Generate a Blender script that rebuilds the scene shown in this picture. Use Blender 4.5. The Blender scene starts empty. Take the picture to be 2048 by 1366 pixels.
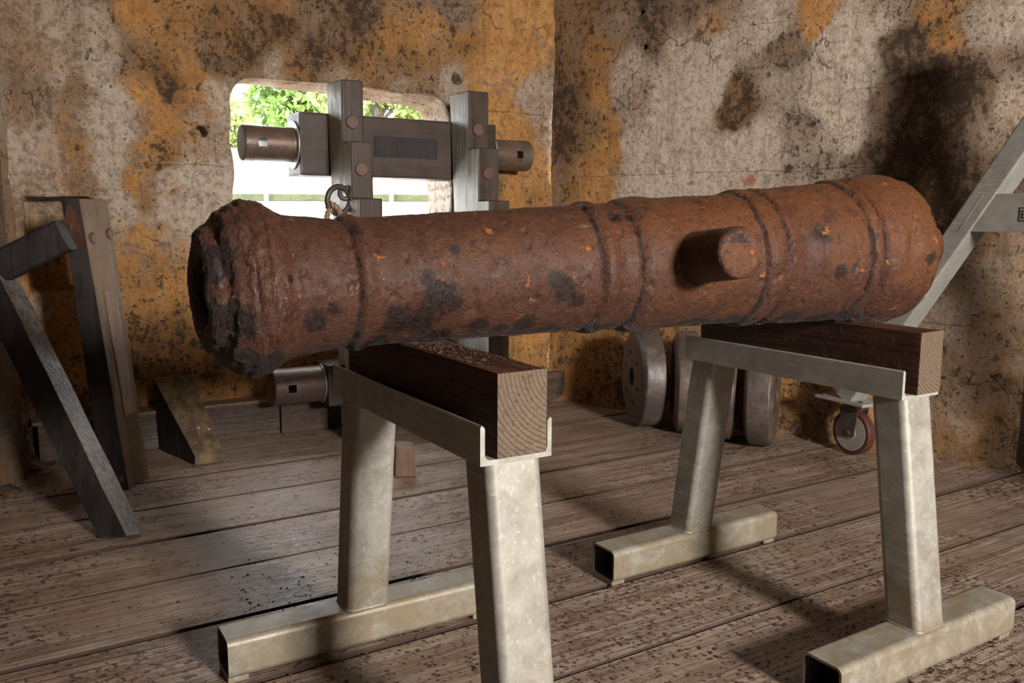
import bpy, bmesh, math, random
import numpy as np
from math import sin, cos, pi, radians, tan
from mathutils import Vector, Matrix, noise

random.seed(7); rng = np.random.default_rng(7)
sc = bpy.context.scene
COL = sc.collection

# ---------------------------------------------------------------- camera
cam = bpy.data.cameras.new('camera'); camo = bpy.data.objects.new('camera', cam); COL.objects.link(camo)
PITCH, ROLL = 0.14002, 0.00462
cam.sensor_width = 36.0; cam.lens = 36.0 * 1735.8 / 2048.0; cam.clip_end = 200
camo.matrix_world = Matrix.Translation((0, 0, 1.01025)) @ Matrix.Rotation(pi/2 - PITCH, 4, 'X') @ Matrix.Rotation(ROLL, 4, 'Z')
sc.camera = camo

# ---------------------------------------------------------------- light
world = bpy.data.worlds.new('sky'); sc.world = world; world.use_nodes = True
bg = world.node_tree.nodes['Background']; bg.inputs[0].default_value = (0.93, 0.97, 1.0, 1); bg.inputs[1].default_value = 8.5

sun = bpy.data.lights.new('sun', 'SUN'); sun.energy = 9.0; sun.angle = radians(1.0); sun.color = (1, 0.96, 0.88)
suno = bpy.data.objects.new('sun', sun); COL.objects.link(suno); suno.rotation_euler = (radians(38), 0, radians(-14))

def area(name, loc, target, sx, sy, power, color, portal=False):
    l = bpy.data.lights.new(name, 'AREA'); l.shape = 'RECTANGLE'; l.size = sx; l.size_y = sy; l.energy = power; l.color = color
    o = bpy.data.objects.new(name, l); COL.objects.link(o); o.location = loc
    o.rotation_euler = (Vector(target) - Vector(loc)).to_track_quat('-Z', 'Y').to_euler()
    if portal: l.cycles.is_portal = True
    return o
# daylight through the high opening behind the camera on the right
area('back_window_daylight', (3.08, -2.2, 2.05), (0.6, 2.0, 0.75), 0.75, 0.6, 450, (1.0, 0.95, 0.88))
sc.view_settings.view_transform = 'Standard'; sc.view_settings.look = 'None'
sc.view_settings.gamma = 1.0; sc.view_settings.use_curve_mapping = False
sc.view_settings.exposure = 0.34

# ---------------------------------------------------------------- node helpers
class NT:
    def __init__(s, name):
        s.m = bpy.data.materials.new(name); s.m.use_nodes = True; s.t = s.m.node_tree
        s.b = s.t.nodes['Principled BSDF']
        s.tc = s.t.nodes.new('ShaderNodeTexCoord')
    def n(s, kind, **kw):
        nd = s.t.nodes.new(kind)
        for k, v in kw.items(): setattr(nd, k, v)
        return nd
    def l(s, a, b): s.t.links.new(a, b)
    def set(s, sock, v):
        if hasattr(v, 'is_output') or isinstance(v, bpy.types.NodeSocket): s.l(v, sock)
        else: sock.default_value = v
    def mapping(s, scale=(1, 1, 1), rand=False, rot=(0, 0, 0), src=None):
        mp = s.n('ShaderNodeMapping'); mp.inputs['Scale'].default_value = scale; mp.inputs['Rotation'].default_value = rot
        s.l(src or s.tc.outputs['Object'], mp.inputs['Vector'])
        if rand:
            oi = s.n('ShaderNodeObjectInfo'); mu = s.math('MULTIPLY', oi.outputs['Random'], 37.0)
            cb = s.n('ShaderNodeCombineXYZ'); s.l(mu, cb.inputs[0]); s.l(mu, cb.inputs[1]); s.l(mu, cb.inputs[2]); s.l(cb.outputs[0], mp.inputs['Location'])
        return mp.outputs[0]
    def noise(s, vec, scale, detail=5, rough=0.6, dist=0.0):
        nd = s.n('ShaderNodeTexNoise'); s.l(vec, nd.inputs['Vector'])
        nd.inputs['Scale'].default_value = scale; nd.inputs['Detail'].default_value = detail
        nd.inputs['Roughness'].default_value = rough; nd.inputs['Distortion'].default_value = dist
        return nd.outputs['Fac']
    def voro(s, vec, scale, feature='F1', rnd=1.0):
        nd = s.n('ShaderNodeTexVoronoi', feature=feature); s.l(vec, nd.inputs['Vector']); nd.inputs['Scale'].default_value = scale
        nd.inputs['Randomness'].default_value = rnd
        return nd.outputs['Distance']
    def ramp(s, fac, stops, interp='LINEAR'):
        nd = s.n('ShaderNodeValToRGB'); cr = nd.color_ramp; cr.interpolation = interp
        while len(cr.elements) > 1: cr.elements.remove(cr.elements[-1])
        for i, (p, c) in enumerate(stops):
            e = cr.elements[0] if i == 0 else cr.elements.new(p)
            e.position = p; e.color = (c, c, c, 1) if not isinstance(c, tuple) else (*c, 1)
        s.l(fac, nd.inputs[0]); return nd.outputs[0]
    def math(s, op, a, b=None, clamp=False):
        nd = s.n('ShaderNodeMath', operation=op); nd.use_clamp = clamp
        s.set(nd.inputs[0], a)
        if b is not None: s.set(nd.inputs[1], b)
        return nd.outputs[0]
    def mix(s, fac, a, b, blend='MIX'):
        nd = s.n('ShaderNodeMix', data_type='RGBA', blend_type=blend)
        s.set(nd.inputs[0], fac)
        for i, v in ((6, a), (7, b)):
            s.set(nd.inputs[i], (*v, 1) if isinstance(v, tuple) and len(v) == 3 else v)
        return nd.outputs[2]
    def ct(s, f, g, c=0.5):
        return s.math('ADD', s.math('MULTIPLY', s.math('SUBTRACT', f, c), g), 0.5, True)
    def sep(s, vec):
        nd = s.n('ShaderNodeSeparateXYZ'); s.l(vec, nd.inputs[0]); return nd.outputs
    def attr(s, name):
        nd = s.n('ShaderNodeAttribute', attribute_name=name); return nd.outputs['Fac']
    def bump(s, h, dist=0.005, strength=1.0, normal=None):
        nd = s.n('ShaderNodeBump'); nd.inputs['Strength'].default_value = strength; nd.inputs['Distance'].default_value = dist
        s.l(h, nd.inputs['Height'])
        if normal is not None: s.l(normal, nd.inputs['Normal'])
        return nd.outputs[0]
    def done(s, color, rough=0.7, metal=0.0, normal=None, spec=None):
        s.set(s.b.inputs['Base Color'], (*color, 1) if isinstance(color, tuple) and len(color) == 3 else color)
        s.set(s.b.inputs['Roughness'], rough); s.set(s.b.inputs['Metallic'], metal)
        if normal is not None: s.l(normal, s.b.inputs['Normal'])
        if spec is not None: s.b.inputs['Specular IOR Level'].default_value = spec
        return s.m

# ---------------------------------------------------------------- materials
def mat_plaster(plain=False):
    t = NT('weathered_plaster' + ('_plain' if plain else ''))
    P = t.tc.outputs['Object']
    nb = t.noise(P, 1.7, 4, 0.6); nm_ = t.noise(P, 6.0, 8, 0.74, 0.15); nf_ = t.noise(P, 30.0, 8, 0.8, 0.1); nff = t.ct(t.noise(P, 110.0, 5, 0.7), 2.6)
    nm2 = t.ct(t.noise(t.mapping((1.3, 1, 0.9)), 14.0, 8, 0.78, 0.1), 3.2); nm, nf = t.ct(nm_, 2.8), t.ct(nf_, 3.0)
    st = t.ct(t.noise(t.mapping((12, 12, 1.0)), 1.6, 6, 0.7), 3.0)
    if plain: o, d, w = nb, t.math('MULTIPLY', nm, 0.7), t.math('SUBTRACT', 1.0, nb)
    else: o, d, w = t.attr('ochre'), t.attr('mould'), t.attr('pale')
    jit = lambda a, k1, k2, k3: t.math('ADD', a, t.math('ADD', t.math('MULTIPLY', t.math('SUBTRACT', nm, 0.5), k1), t.math('ADD', t.math('MULTIPLY', t.math('SUBTRACT', nf, 0.5), k2), t.math('MULTIPLY', t.math('SUBTRACT', nm2, 0.5), k3))))
    beige = t.mix(nf, (0.20, 0.118, 0.070), (0.60, 0.42, 0.28))
    pale = t.mix(t.ramp(nf, [(0.1, 0.0), (0.6, 1.0)]), (0.38, 0.265, 0.19), (0.80, 0.665, 0.54))
    ground = t.mix(t.ramp(jit(w, 0.5, 0.2, 0.5), [(0.30, 0.0), (0.72, 1.0)]), beige, pale)
    och = t.mix(nm2, (0.54, 0.21, 0.042), (0.88, 0.50, 0.20))
    och = t.mix(t.ramp(nf, [(0.18, 0.65), (0.5, 0.0)]), och, (0.25, 0.12, 0.045))
    c = t.mix(t.ramp(jit(o, 0.75, 0.45, 0.45), [(0.34, 0.0), (0.74, 1.0)]), ground, och)
    # streaks where water has run
    c = t.mix(t.ramp(st, [(0.55, 0.0), (0.95, 0.38)]), c, (0.17, 0.10, 0.058))
    # worn pale scabs over everything
    sc_ = t.ramp(jit(t.math('MULTIPLY', w, 0.25), 0.3, 0.35, 0.5), [(0.42, 0.0), (0.60, 0.65)])
    c = t.mix(sc_, c, (0.72, 0.58, 0.45))
    # broad brown grime, then dark flecks and lichen rings
    c = t.mix(t.ramp(jit(d, 0.7, 0.35, 0.5), [(0.45, 0.0), (1.25, 0.80)]), c, (0.105, 0.060, 0.032))
    fl = t.math('ADD', t.math('MULTIPLY', d, 0.42), t.math('ADD', t.math('MULTIPLY', nf, 0.55), t.math('ADD', t.math('MULTIPLY', nm2, 0.30), t.math('MULTIPLY', nff, 0.16))))
    c = t.mix(t.ramp(fl, [(0.80, 0.0), (0.92, 0.85)]), c, (0.060, 0.038, 0.025))
    vd = t.voro(t.mapping((1, 1, 1)), 46.0)
    sp = t.math('MULTIPLY', t.ramp(vd, [(0.10, 1.0), (0.2, 0.0)]), t.ramp(t.noise(P, 5.0, 3), [(0.46, 0.0), (0.56, 0.8)]))
    c = t.mix(sp, c, (0.07, 0.045, 0.03))
    z = t.sep(P)[2]
    wob = t.math('ADD', z, t.math('MULTIPLY', t.math('SUBTRACT', t.noise(P, 4.0, 4), 0.5), 0.05))
    fr = t.math('FRACT', t.math('MULTIPLY', t.math('ADD', wob, 0.10), 1.0/0.335))
    ln = t.math('MULTIPLY', t.ramp(fr, [(0.0, 1.0), (0.013, 0.0)]), t.ramp(t.noise(P, 2.2, 3), [(0.50, 0.0), (0.56, 1.0)]))
    # hairline cracks
    cv = t.n('ShaderNodeTexVoronoi', feature='DISTANCE_TO_EDGE'); cv.inputs['Scale'].default_value = 2.3
    dv = t.n('ShaderNodeVectorMath', operation='ADD'); nv = t.n('ShaderNodeTexNoise'); nv.inputs['Scale'].default_value = 5.0; nv.inputs['Detail'].default_value = 6
    t.l(P, nv.inputs['Vector']); t.l(P, dv.inputs[0]); sc2 = t.n('ShaderNodeVectorMath', operation='SCALE'); sc2.inputs['Scale'].default_value = 0.45; t.l(nv.outputs['Color'], sc2.inputs[0]); t.l(sc2.outputs[0], dv.inputs[1]); t.l(dv.outputs[0], cv.inputs['Vector'])
    ck = t.math('MULTIPLY', t.ramp(cv.outputs['Distance'], [(0.0, 1.0), (0.018, 0.0)]), t.ramp(t.noise(P, 1.4, 3), [(0.58, 0.0), (0.62, 1.0)]))
    ln = t.math('MAXIMUM', ln, ck)
    c = t.mix(t.math('MULTIPLY', ln, 0.7), c, (0.06, 0.04, 0.025))
    h = t.math('ADD', t.math('MULTIPLY', nm_, 1.2), t.math('ADD', t.math('MULTIPLY', nf_, 0.6), t.math('ADD', t.math('MULTIPLY', nff, 0.045), t.math('MULTIPLY', sc_, 0.08))))
    h = t.math('SUBTRACT', h, t.math('MULTIPLY', ln, 0.25)); h = t.math('SUBTRACT', h, t.math('MULTIPLY', sp, 0.08))
    if not plain:       # smear of red lead paint, wall_right only
        vm = t.n('ShaderNodeVectorMath', operation='DISTANCE'); t.l(P, vm.inputs[0]); vm.inputs[1].default_value = (1.156, 0.0, 1.205)
        rd = t.math('ADD', vm.outputs['Value'], t.math('MULTIPLY', t.math('SUBTRACT', nm_, 0.5), 0.16))
        c = t.mix(t.ramp(rd, [(0.015, 0.75), (0.045, 0.0)]), c, (0.45, 0.075, 0.035))
    if plain: c = t.mix(0.72, c, (0.045, 0.034, 0.026))      # unseen walls coloured darker to cut bounced light
    nrm = t.bump(h, 0.04, 1.0)
    return t.done(c, 0.86, 0, nrm, 0.25)

def mat_wood(name, dark, light, axis='X', rough=(0.55, 0.8), grain=1.0, bump=0.004, specks=0.0, endgrain=False, stain=None, across=26.0, spec=0.45):
    t = NT(name)
    s = {'X': (0.9, across, across), 'Y': (across, 0.9, across), 'Z': (across, across, 0.9)}[axis]
    v = t.mapping(s, True)
    vo = t.mapping((1, 1, 1), True)
    g1 = t.ct(t.noise(v, 1.0, 6, 0.65, 0.9), 1.8); g2 = t.ct(t.noise(v, 3.2, 4, 0.6, 0.4), 1.5)
    big = t.ct(t.noise(vo, 1.3, 4, 0.6), 1.6); mid = t.ct(t.noise(vo, 11.0, 6, 0.7), 1.8); fine = t.noise(vo, 90.0, 4, 0.6)
    c = t.mix(t.ramp(t.math('ADD', t.math('MULTIPLY', g1, 0.65), t.math('MULTIPLY', mid, 0.35)), [(0.36, 0.0), (0.62, 1.0)]), dark, light)
    dk = tuple(x * 0.38 for x in dark)
    c = t.mix(t.math('MULTIPLY', t.ramp(g2, [(0.54, 0.0), (0.66, 1.0)]), 0.75 * grain), c, dk)
    c = t.mix(t.ramp(big, [(0.42, 0.0), (0.7, 0.55)]), c, tuple(x * 1.25 for x in dark))
    if stain: c = t.mix(t.ramp(t.noise(vo, 3.5, 5, 0.7), [(0.52, 0.0), (0.68, 0.7)]), c, stain)
    h = t.math('ADD', t.math('MULTIPLY', g1, 0.6), t.math('MULTIPLY', t.math('SUBTRACT', 1.0, g2), 0.6))
    if specks:
        cr = t.math('ADD', t.noise(vo, 60.0, 3, 0.6), t.math('MULTIPLY', t.math('SUBTRACT', t.noise(vo, 2.2, 3), 0.5), 0.45))
        sp = t.ramp(cr, [(0.61, 0.0), (0.64, 1.0)])
        c = t.mix(t.math('MULTIPLY', sp, specks), c, (0.05, 0.026, 0.016))
        h = t.math('ADD', h, t.math('MULTIPLY', sp, 0.5))
    if endgrain:
        # growth rings on the sawn ends, centred off the corner
        w = t.n('ShaderNodeTexWave', wave_type='RINGS', rings_direction='X'); w.inputs['Scale'].default_value = 38.0
        w.inputs['Distortion'].default_value = 1.6; w.inputs['Detail'].default_value = 3; w.inputs['Detail Scale'].default_value = 2.0
        mp = t.n('ShaderNodeMapping'); mp.inputs['Location'].default_value = (0, -0.10, -0.055 - 0.72); t.l(t.tc.outputs['Object'], mp.inputs[0]); t.l(mp.outputs[0], w.inputs[0])
        geo = t.n('ShaderNodeNewGeometry')
        vt = t.n('ShaderNodeVectorTransform', vector_type='NORMAL', convert_from='WORLD', convert_to='OBJECT'); t.l(geo.outputs['True Normal'], vt.inputs[0])
        ax = t.ramp(t.math('ABSOLUTE', t.sep(vt.outputs[0])[0]), [(0.8, 0.0), (0.9, 1.0)])
        ec = t.mix(t.ramp(w.outputs['Fac'], [(0.0, 0.0), (0.25, 1.0)]), (0.056, 0.037, 0.024), (0.125, 0.088, 0.060))
        ec = t.mix(t.ramp(mid, [(0.5, 0.0), (0.9, 0.6)]), ec, (0.10, 0.06, 0.04))
        c = t.mix(ax, c, ec)
    nrm = t.bump(t.math('ADD', h, t.math('MULTIPLY', fine, 0.12)), bump, 1.0)
    ro = t.ramp(t.math('ADD', t.math('MULTIPLY', mid, 0.5), t.math('MULTIPLY', g1, 0.5)), [(0.35, rough[0]), (0.65, rough[1])])
    return t.done(c, ro, 0, nrm, spec)

def mat_metal(name, c1, c2, metal=0.3, rough=(0.4, 0.6), dirt=None, dirt_z=None, scratch=True, bump=0.0008):
    t = NT(name); v = t.mapping((1, 1, 1), True)
    a = t.noise(v, 22.0, 6, 0.7, 0.4); b = t.noise(v, 4.5, 4, 0.6); f = t.noise(v, 120.0, 3, 0.6)
    c = t.mix(t.ramp(t.math('ADD', t.math('MULTIPLY', a, 0.6), t.math('MULTIPLY', b, 0.4)), [(0.36, 0.0), (0.64, 1.0)]), c1, c2)
    c = t.mix(t.ramp(f, [(0.70, 0.0), (0.76, 0.6)]), c, tuple(x * 0.35 for x in c1))
    if scratch:
        sn = t.noise(t.mapping((6, 70, 70), True, (0.3, 0.5, 0.2)), 1.6, 3, 0.5)
        c = t.mix(t.ramp(sn, [(0.60, 0.0), (0.66, 0.35)]), c, tuple(min(1, x * 1.35) for x in c2))
    if dirt:
        dn = t.math('ADD', t.noise(v, 9.0, 7, 0.75, 0.6), 0.0)
        if dirt_z is not None:
            z = t.sep(t.tc.outputs['Object'])[2]
            mr = t.n('ShaderNodeMapRange'); t.l(z, mr.inputs[0]); mr.inputs[1].default_value = dirt_z[0]; mr.inputs[2].default_value = dirt_z[1]
            mr.inputs[3].default_value = 0.16; mr.inputs[4].default_value = -0.14
            dn = t.math('ADD', dn, mr.outputs[0])
        c = t.mix(t.ramp(dn, [(0.48, 0.0), (0.66, 0.75)]), c, dirt)
    ro = t.ramp(a, [(0.3, rough[0]), (0.7, rough[1])])
    nrm = t.bump(t.math('ADD', t.math('MULTIPLY', a, 0.6), t.math('MULTIPLY', f, 0.3)), bump, 1.0)
    return t.done(c, ro, metal, nrm)

def mat_rust(name='rusted_cast_iron'):
    t = NT(name); v = t.tc.outputs['Object']
    n0 = t.ct(t.noise(v, 2.4, 4, 0.6), 3.0); n1_ = t.noise(v, 9.0, 8, 0.72, 0.6); n2_ = t.noise(v, 36.0, 8, 0.78, 0.7); n3_ = t.noise(v, 150.0, 5, 0.7)
    n1, n2, n3 = t.ct(n1_, 3.0), t.ct(n2_, 3.0), t.ct(n3_, 2.6)
    mix2 = t.math('ADD', t.math('MULTIPLY', n2, 0.6), t.math('MULTIPLY', n3, 0.4))
    c = t.mix(mix2, (0.042, 0.017, 0.011), (0.205, 0.085, 0.050))
    xyz = t.sep(v)
    # loose orange rust dust lies on upward faces and toward the breech
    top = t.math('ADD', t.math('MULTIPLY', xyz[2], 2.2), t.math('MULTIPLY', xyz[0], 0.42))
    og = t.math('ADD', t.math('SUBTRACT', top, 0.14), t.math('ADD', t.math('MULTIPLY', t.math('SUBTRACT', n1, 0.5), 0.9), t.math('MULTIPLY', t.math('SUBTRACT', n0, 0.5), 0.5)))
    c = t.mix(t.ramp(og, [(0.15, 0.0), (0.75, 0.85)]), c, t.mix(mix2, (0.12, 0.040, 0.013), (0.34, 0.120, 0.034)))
    dk = t.math('ADD', t.attr('scale_and_shade'), t.math('ADD', t.math('MULTIPLY', t.math('SUBTRACT', n1, 0.5), 0.42), t.math('MULTIPLY', t.math('SUBTRACT', n2, 0.5), 0.34)))
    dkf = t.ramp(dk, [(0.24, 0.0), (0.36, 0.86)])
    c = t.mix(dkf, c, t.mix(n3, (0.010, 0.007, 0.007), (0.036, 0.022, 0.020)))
    fl = t.ramp(t.math('ADD', t.math('MULTIPLY', n2, 0.7), t.math('MULTIPLY', n1, 0.42)), [(0.74, 0.0), (0.86, 0.8)])
    c = t.mix(fl, c, (0.036, 0.022, 0.022))
    pt = t.ramp(t.noise(v, 75.0, 4, 0.6), [(0.64, 0.0), (0.68, 0.8)])
    c = t.mix(pt, c, (0.03, 0.016, 0.012))
    bo = t.ramp(t.noise(v, 30.0, 3, 0.5), [(0.70, 0.0), (0.73, 0.9)])
    c = t.mix(bo, c, (0.55, 0.18, 0.04))
    ro = t.ramp(t.math('ADD', t.math('MULTIPLY', n1, 0.5), t.math('MULTIPLY', n3, 0.5)), [(0.3, 0.16), (0.7, 0.50)])
    b1 = t.bump(t.math('ADD', t.math('MULTIPLY', n1_, 0.8), n2_), 0.018, 1.0)
    b2 = t.bump(t.math('ADD', n3_, t.math('MULTIPLY', t.voro(v, 190.0), 0.3)), 0.010, 1.0, b1)
    gl = t.ramp(t.noise(v, 260.0, 2, 0.5), [(0.52, 0.0), (0.60, 1.0)])
    t.b.inputs['Coat Roughness'].default_value = 0.14; t.l(t.math('MULTIPLY', gl, 0.28), t.b.inputs['Coat Weight']); t.l(b2, t.b.inputs['Coat Normal'])
    return t.done(c, ro, 0.0, b2, 0.5)

M = {}
M['plaster'] = mat_plaster(); M['plaster_plain'] = mat_plaster(True)
M['floor'] = mat_wood('weathered_floor_board', (0.165, 0.114, 0.084), (0.33, 0.252, 0.20), 'X', (0.27, 0.50), 0.75, 0.0035, 0.85, stain=(0.20, 0.118, 0.072), across=42.0)
M['floor_side'] = NT('shaded_board_edge').done((0.040, 0.022, 0.014), 0.9)  # near-black edge colour stands for the shade in the board joints
M['gap'] = NT('under_floor_dirt').done((0.018, 0.012, 0.009), 0.95)
M['beam'] = mat_wood('creosoted_timber', (0.040, 0.016, 0.009), (0.10, 0.043, 0.024), 'X', (0.45, 0.7), 0.8, 0.003, 0.3, endgrain=True, spec=0.22)
M['cart'] = mat_wood('brown_painted_timber', (0.036, 0.024, 0.018), (0.062, 0.043, 0.033), 'Z', (0.36, 0.55), 0.35, 0.0012, across=12.0, spec=0.22)
M['cart_cross'] = mat_wood('brown_painted_cross_timber', (0.036, 0.024, 0.018), (0.062, 0.043, 0.033), 'X', (0.36, 0.55), 0.35, 0.0012, across=12.0, spec=0.22)
M['cart_side'] = mat_wood('port_lit_cheek_timber', (0.24, 0.235, 0.205), (0.44, 0.43, 0.39), 'Z', (0.4, 0.65), 0.6, 0.003)  # cheek sides coloured pale, standing for daylight from the gun port
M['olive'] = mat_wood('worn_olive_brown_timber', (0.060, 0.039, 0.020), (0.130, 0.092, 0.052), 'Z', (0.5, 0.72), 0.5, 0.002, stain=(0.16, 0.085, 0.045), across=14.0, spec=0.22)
M['dark'] = mat_wood('dark_and_shaded_timber', (0.014, 0.012, 0.012), (0.032, 0.028, 0.028), 'Z', (0.5, 0.75), 0.5, 0.002, stain=(0.05, 0.03, 0.024), across=14.0, spec=0.22)  # dark timber, also the colour of timber faces in shade
M['redwood'] = mat_wood('faded_red_timber', (0.085, 0.040, 0.024), (0.19, 0.108, 0.072), 'Z', (0.5, 0.7), 0.7, 0.003)
M['greywood'] = mat_wood('lit_side_grey_timber', (0.060, 0.053, 0.049), (0.145, 0.128, 0.118), 'Z', (0.45, 0.65), 1.0, 0.004, stain=(0.17, 0.085, 0.06))
M['curb'] = mat_wood('curb_timber', (0.032, 0.018, 0.012), (0.078, 0.046, 0.030), 'X', (0.5, 0.75), 0.7, 0.004, 0.4)
M['curbtop'] = mat_wood('curb_board', (0.13, 0.085, 0.045), (0.26, 0.19, 0.12), 'X', (0.6, 0.8), 0.5, 0.003, 0.5)
M['truck'] = mat_metal('worn_brown_wheel_paint', (0.042, 0.031, 0.027), (0.086, 0.066, 0.058), 0.0, (0.32, 0.55), dirt=(0.17, 0.11, 0.07), bump=0.002)
M['galv'] = mat_metal('galvanised_steel', (0.20, 0.188, 0.160), (0.36, 0.34, 0.30), 0.25, (0.42, 0.62), dirt=(0.20, 0.15, 0.085), dirt_z=(0.0, 0.45))
M['galv_clean'] = mat_metal('galvanised_steel_clean', (0.24, 0.228, 0.20), (0.38, 0.365, 0.33), 0.25, (0.42, 0.6))
M['inner'] = mat_metal('tube_inside', (0.05, 0.045, 0.04), (0.09, 0.08, 0.07), 0.1, (0.6, 0.8))
M['rust'] = mat_rust()
M['rustbolt'] = mat_metal('rusty_bolt', (0.055, 0.024, 0.015), (0.115, 0.052, 0.031), 0.1, (0.45, 0.7), bump=0.003)
M['iron'] = mat_metal('dark_wrought_iron', (0.045, 0.035, 0.03), (0.09, 0.07, 0.062), 0.3, (0.35, 0.55), bump=0.003)
M['ironrust'] = mat_metal('brown_iron_fitting', (0.075, 0.05, 0.036), (0.15, 0.11, 0.085), 0.25, (0.32, 0.5), dirt=(0.13, 0.06, 0.03), bump=0.002)
M['bright'] = mat_metal('zinc_washer', (0.30, 0.32, 0.31), (0.5, 0.52, 0.5), 0.5, (0.35, 0.5))
M['black'] = NT('black_slot').done((0.01, 0.01, 0.01), 0.8)
M['rope'] = mat_metal('tarred_hemp_rope', (0.17, 0.10, 0.055), (0.34, 0.23, 0.14), 0.0, (0.8, 0.9), bump=0.004)
M['rubber'] = NT('red_brown_tyre').done((0.07, 0.022, 0.016), 0.5)
M['crumb'] = mat_metal('rust_crumb', (0.032, 0.015, 0.009), (0.085, 0.038, 0.022), 0.0, (0.6, 0.8))
M['chip'] = NT('pale_wood_chip').done((0.42, 0.27, 0.15), 0.7)
M['concrete'] = mat_metal('pale_concrete', (0.40, 0.39, 0.36), (0.55, 0.53, 0.50), 0.0, (0.8, 0.9), bump=0.003)
M['coping_green'] = mat_metal('dark_green_coping', (0.025, 0.035, 0.010), (0.07, 0.075, 0.03), 0.0, (0.8, 0.9), bump=0.01)  # dark green colour for the coping course
M['white'] = NT('white_paint').done((0.85, 0.85, 0.84), 0.5)
def leafmat(name, a, b):
    t = NT(name); c = t.mix(t.ramp(t.noise(t.tc.outputs['Object'], 6.0, 3), [(0.35, 0.0), (0.65, 1.0)]), a, b)
    t.b.inputs['Subsurface Weight'].default_value = 0.0
    tr = t.n('ShaderNodeBsdfTranslucent'); t.l(c, tr.inputs[0]); mx = t.n('ShaderNodeMixShader'); mx.inputs[0].default_value = 0.35
    m = t.done(c, 0.5); out = t.t.nodes['Material Output']; t.l(t.b.outputs[0], mx.inputs[1]); t.l(tr.outputs[0], mx.inputs[2]); t.l(mx.outputs[0], out.inputs[0])
    return m
M['leaf'] = leafmat('fresh_leaf', (0.24, 0.32, 0.09), (0.50, 0.56, 0.24))
M['leaf2'] = leafmat('deep_leaf', (0.09, 0.19, 0.04), (0.26, 0.36, 0.09))
M['bark'] = mat_wood('bark', (0.05, 0.035, 0.025), (0.12, 0.09, 0.07), 'Z')
M['grass'] = mat_metal('pale_field', (0.22, 0.22, 0.15), (0.32, 0.30, 0.23), 0.0, (0.8, 0.9), scratch=False)

# ---------------------------------------------------------------- object helpers
def thing(name, label, cat, loc=(0, 0, 0), rotz=0.0, group=None):
    o = bpy.data.objects.new(name, None); o.empty_display_size = 0.1; COL.objects.link(o)
    o.location = loc; o.rotation_euler = (0, 0, rotz); o['label'] = label; o['category'] = cat
    if group: o['group'] = group
    return o
def link(name, me, mat, parent=None, label=None, kind=None, smooth=False):
    o = bpy.data.objects.new(name, me); COL.objects.link(o)
    mats = mat if isinstance(mat, (list, tuple)) else [mat]
    if not me.materials:
        for m_ in mats: me.materials.append(m_)
    if parent: o.parent = parent
    if label: o['label'] = label
    if kind: o['kind'] = kind
    if smooth:
        me.polygons.foreach_set('use_smooth', [True] * len(me.polygons))
    return o
def frombm(name, bm, mat, parent=None, label=None, smooth=False, kind=None, angle=None):
    bmesh.ops.recalc_face_normals(bm, faces=bm.faces[:])
    if angle:
        for e in bm.edges:
            if len(e.link_faces) == 2: e.smooth = e.calc_face_angle(0) < radians(angle)
        smooth = True
    me = bpy.data.meshes.new(name); bm.to_mesh(me); bm.free()
    o = link(name, me, mat, parent, label, kind, smooth)
    if angle:
        w = o.modifiers.new('wn', 'WEIGHTED_NORMAL'); w.keep_sharp = True; w.weight = 100
    return o
def hexa(pts, bevel=0.0, seg=2):
    """8 points: bottom ring 0-3, top ring 4-7"""
    bm = bmesh.new(); v = [bm.verts.new(p) for p in pts]
    for f in ((3, 2, 1, 0), (4, 5, 6, 7), (0, 1, 5, 4), (1, 2, 6, 5), (2, 3, 7, 6), (3, 0, 4, 7)): bm.faces.new([v[i] for i in f])
    if bevel: bmesh.ops.bevel(bm, geom=bm.edges[:], offset=bevel, segments=seg, affect='EDGES', profile=0.7)
    return bm
def box(x0, x1, y0, y1, z0, z1, bevel=0.0, seg=2):
    return hexa([(x0, y0, z0), (x1, y0, z0), (x1, y1, z0), (x0, y1, z0), (x0, y0, z1), (x1, y0, z1), (x1, y1, z1), (x0, y1, z1)], bevel, seg)
def cyl(p0, p1, r, n=32, r1=None, bevel=0.0, caps=True):
    p0, p1 = Vector(p0), Vector(p1); d = (p1 - p0); q = d.to_track_quat('Z', 'Y').to_matrix().to_4x4()
    bm = bmesh.new()
    bmesh.ops.create_cone(bm, cap_ends=caps, segments=n, radius1=r, radius2=r if r1 is None else r1, depth=d.length, matrix=Matrix.Translation((p0 + p1) / 2) @ q)
    if bevel:
        es = [e for e in bm.edges if len(e.link_faces) == 2 and e.calc_face_angle(0) > 1.2]
        bmesh.ops.bevel(bm, geom=es, offset=bevel, segments=3, affect='EDGES', profile=0.5)
    return bm
def join(*bms):
    out = bmesh.new()
    for b in bms:
        me = bpy.data.meshes.new('t'); b.to_mesh(me); b.free(); out.from_mesh(me); bpy.data.meshes.remove(me)
    return out
def sweep_profile(prof, p0, p1, ax, ay, prof1=None):
    """closed polygon prof [(a,b)] extruded from p0 to p1 with axes ax, ay"""
    bm = bmesh.new(); p0, p1, ax, ay = Vector(p0), Vector(p1), Vector(ax), Vector(ay)
    prof1 = prof1 or prof
    A = [bm.verts.new(p0 + ax * a + ay * b) for a, b in prof]; B = [bm.verts.new(p1 + ax * a + ay * b) for a, b in prof1]
    n = len(prof)
    for i in range(n): bm.faces.new((A[i], A[(i + 1) % n], B[(i + 1) % n], B[i]))
    bm.faces.new(A[::-1]); bm.faces.new(B)
    return bm
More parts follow.
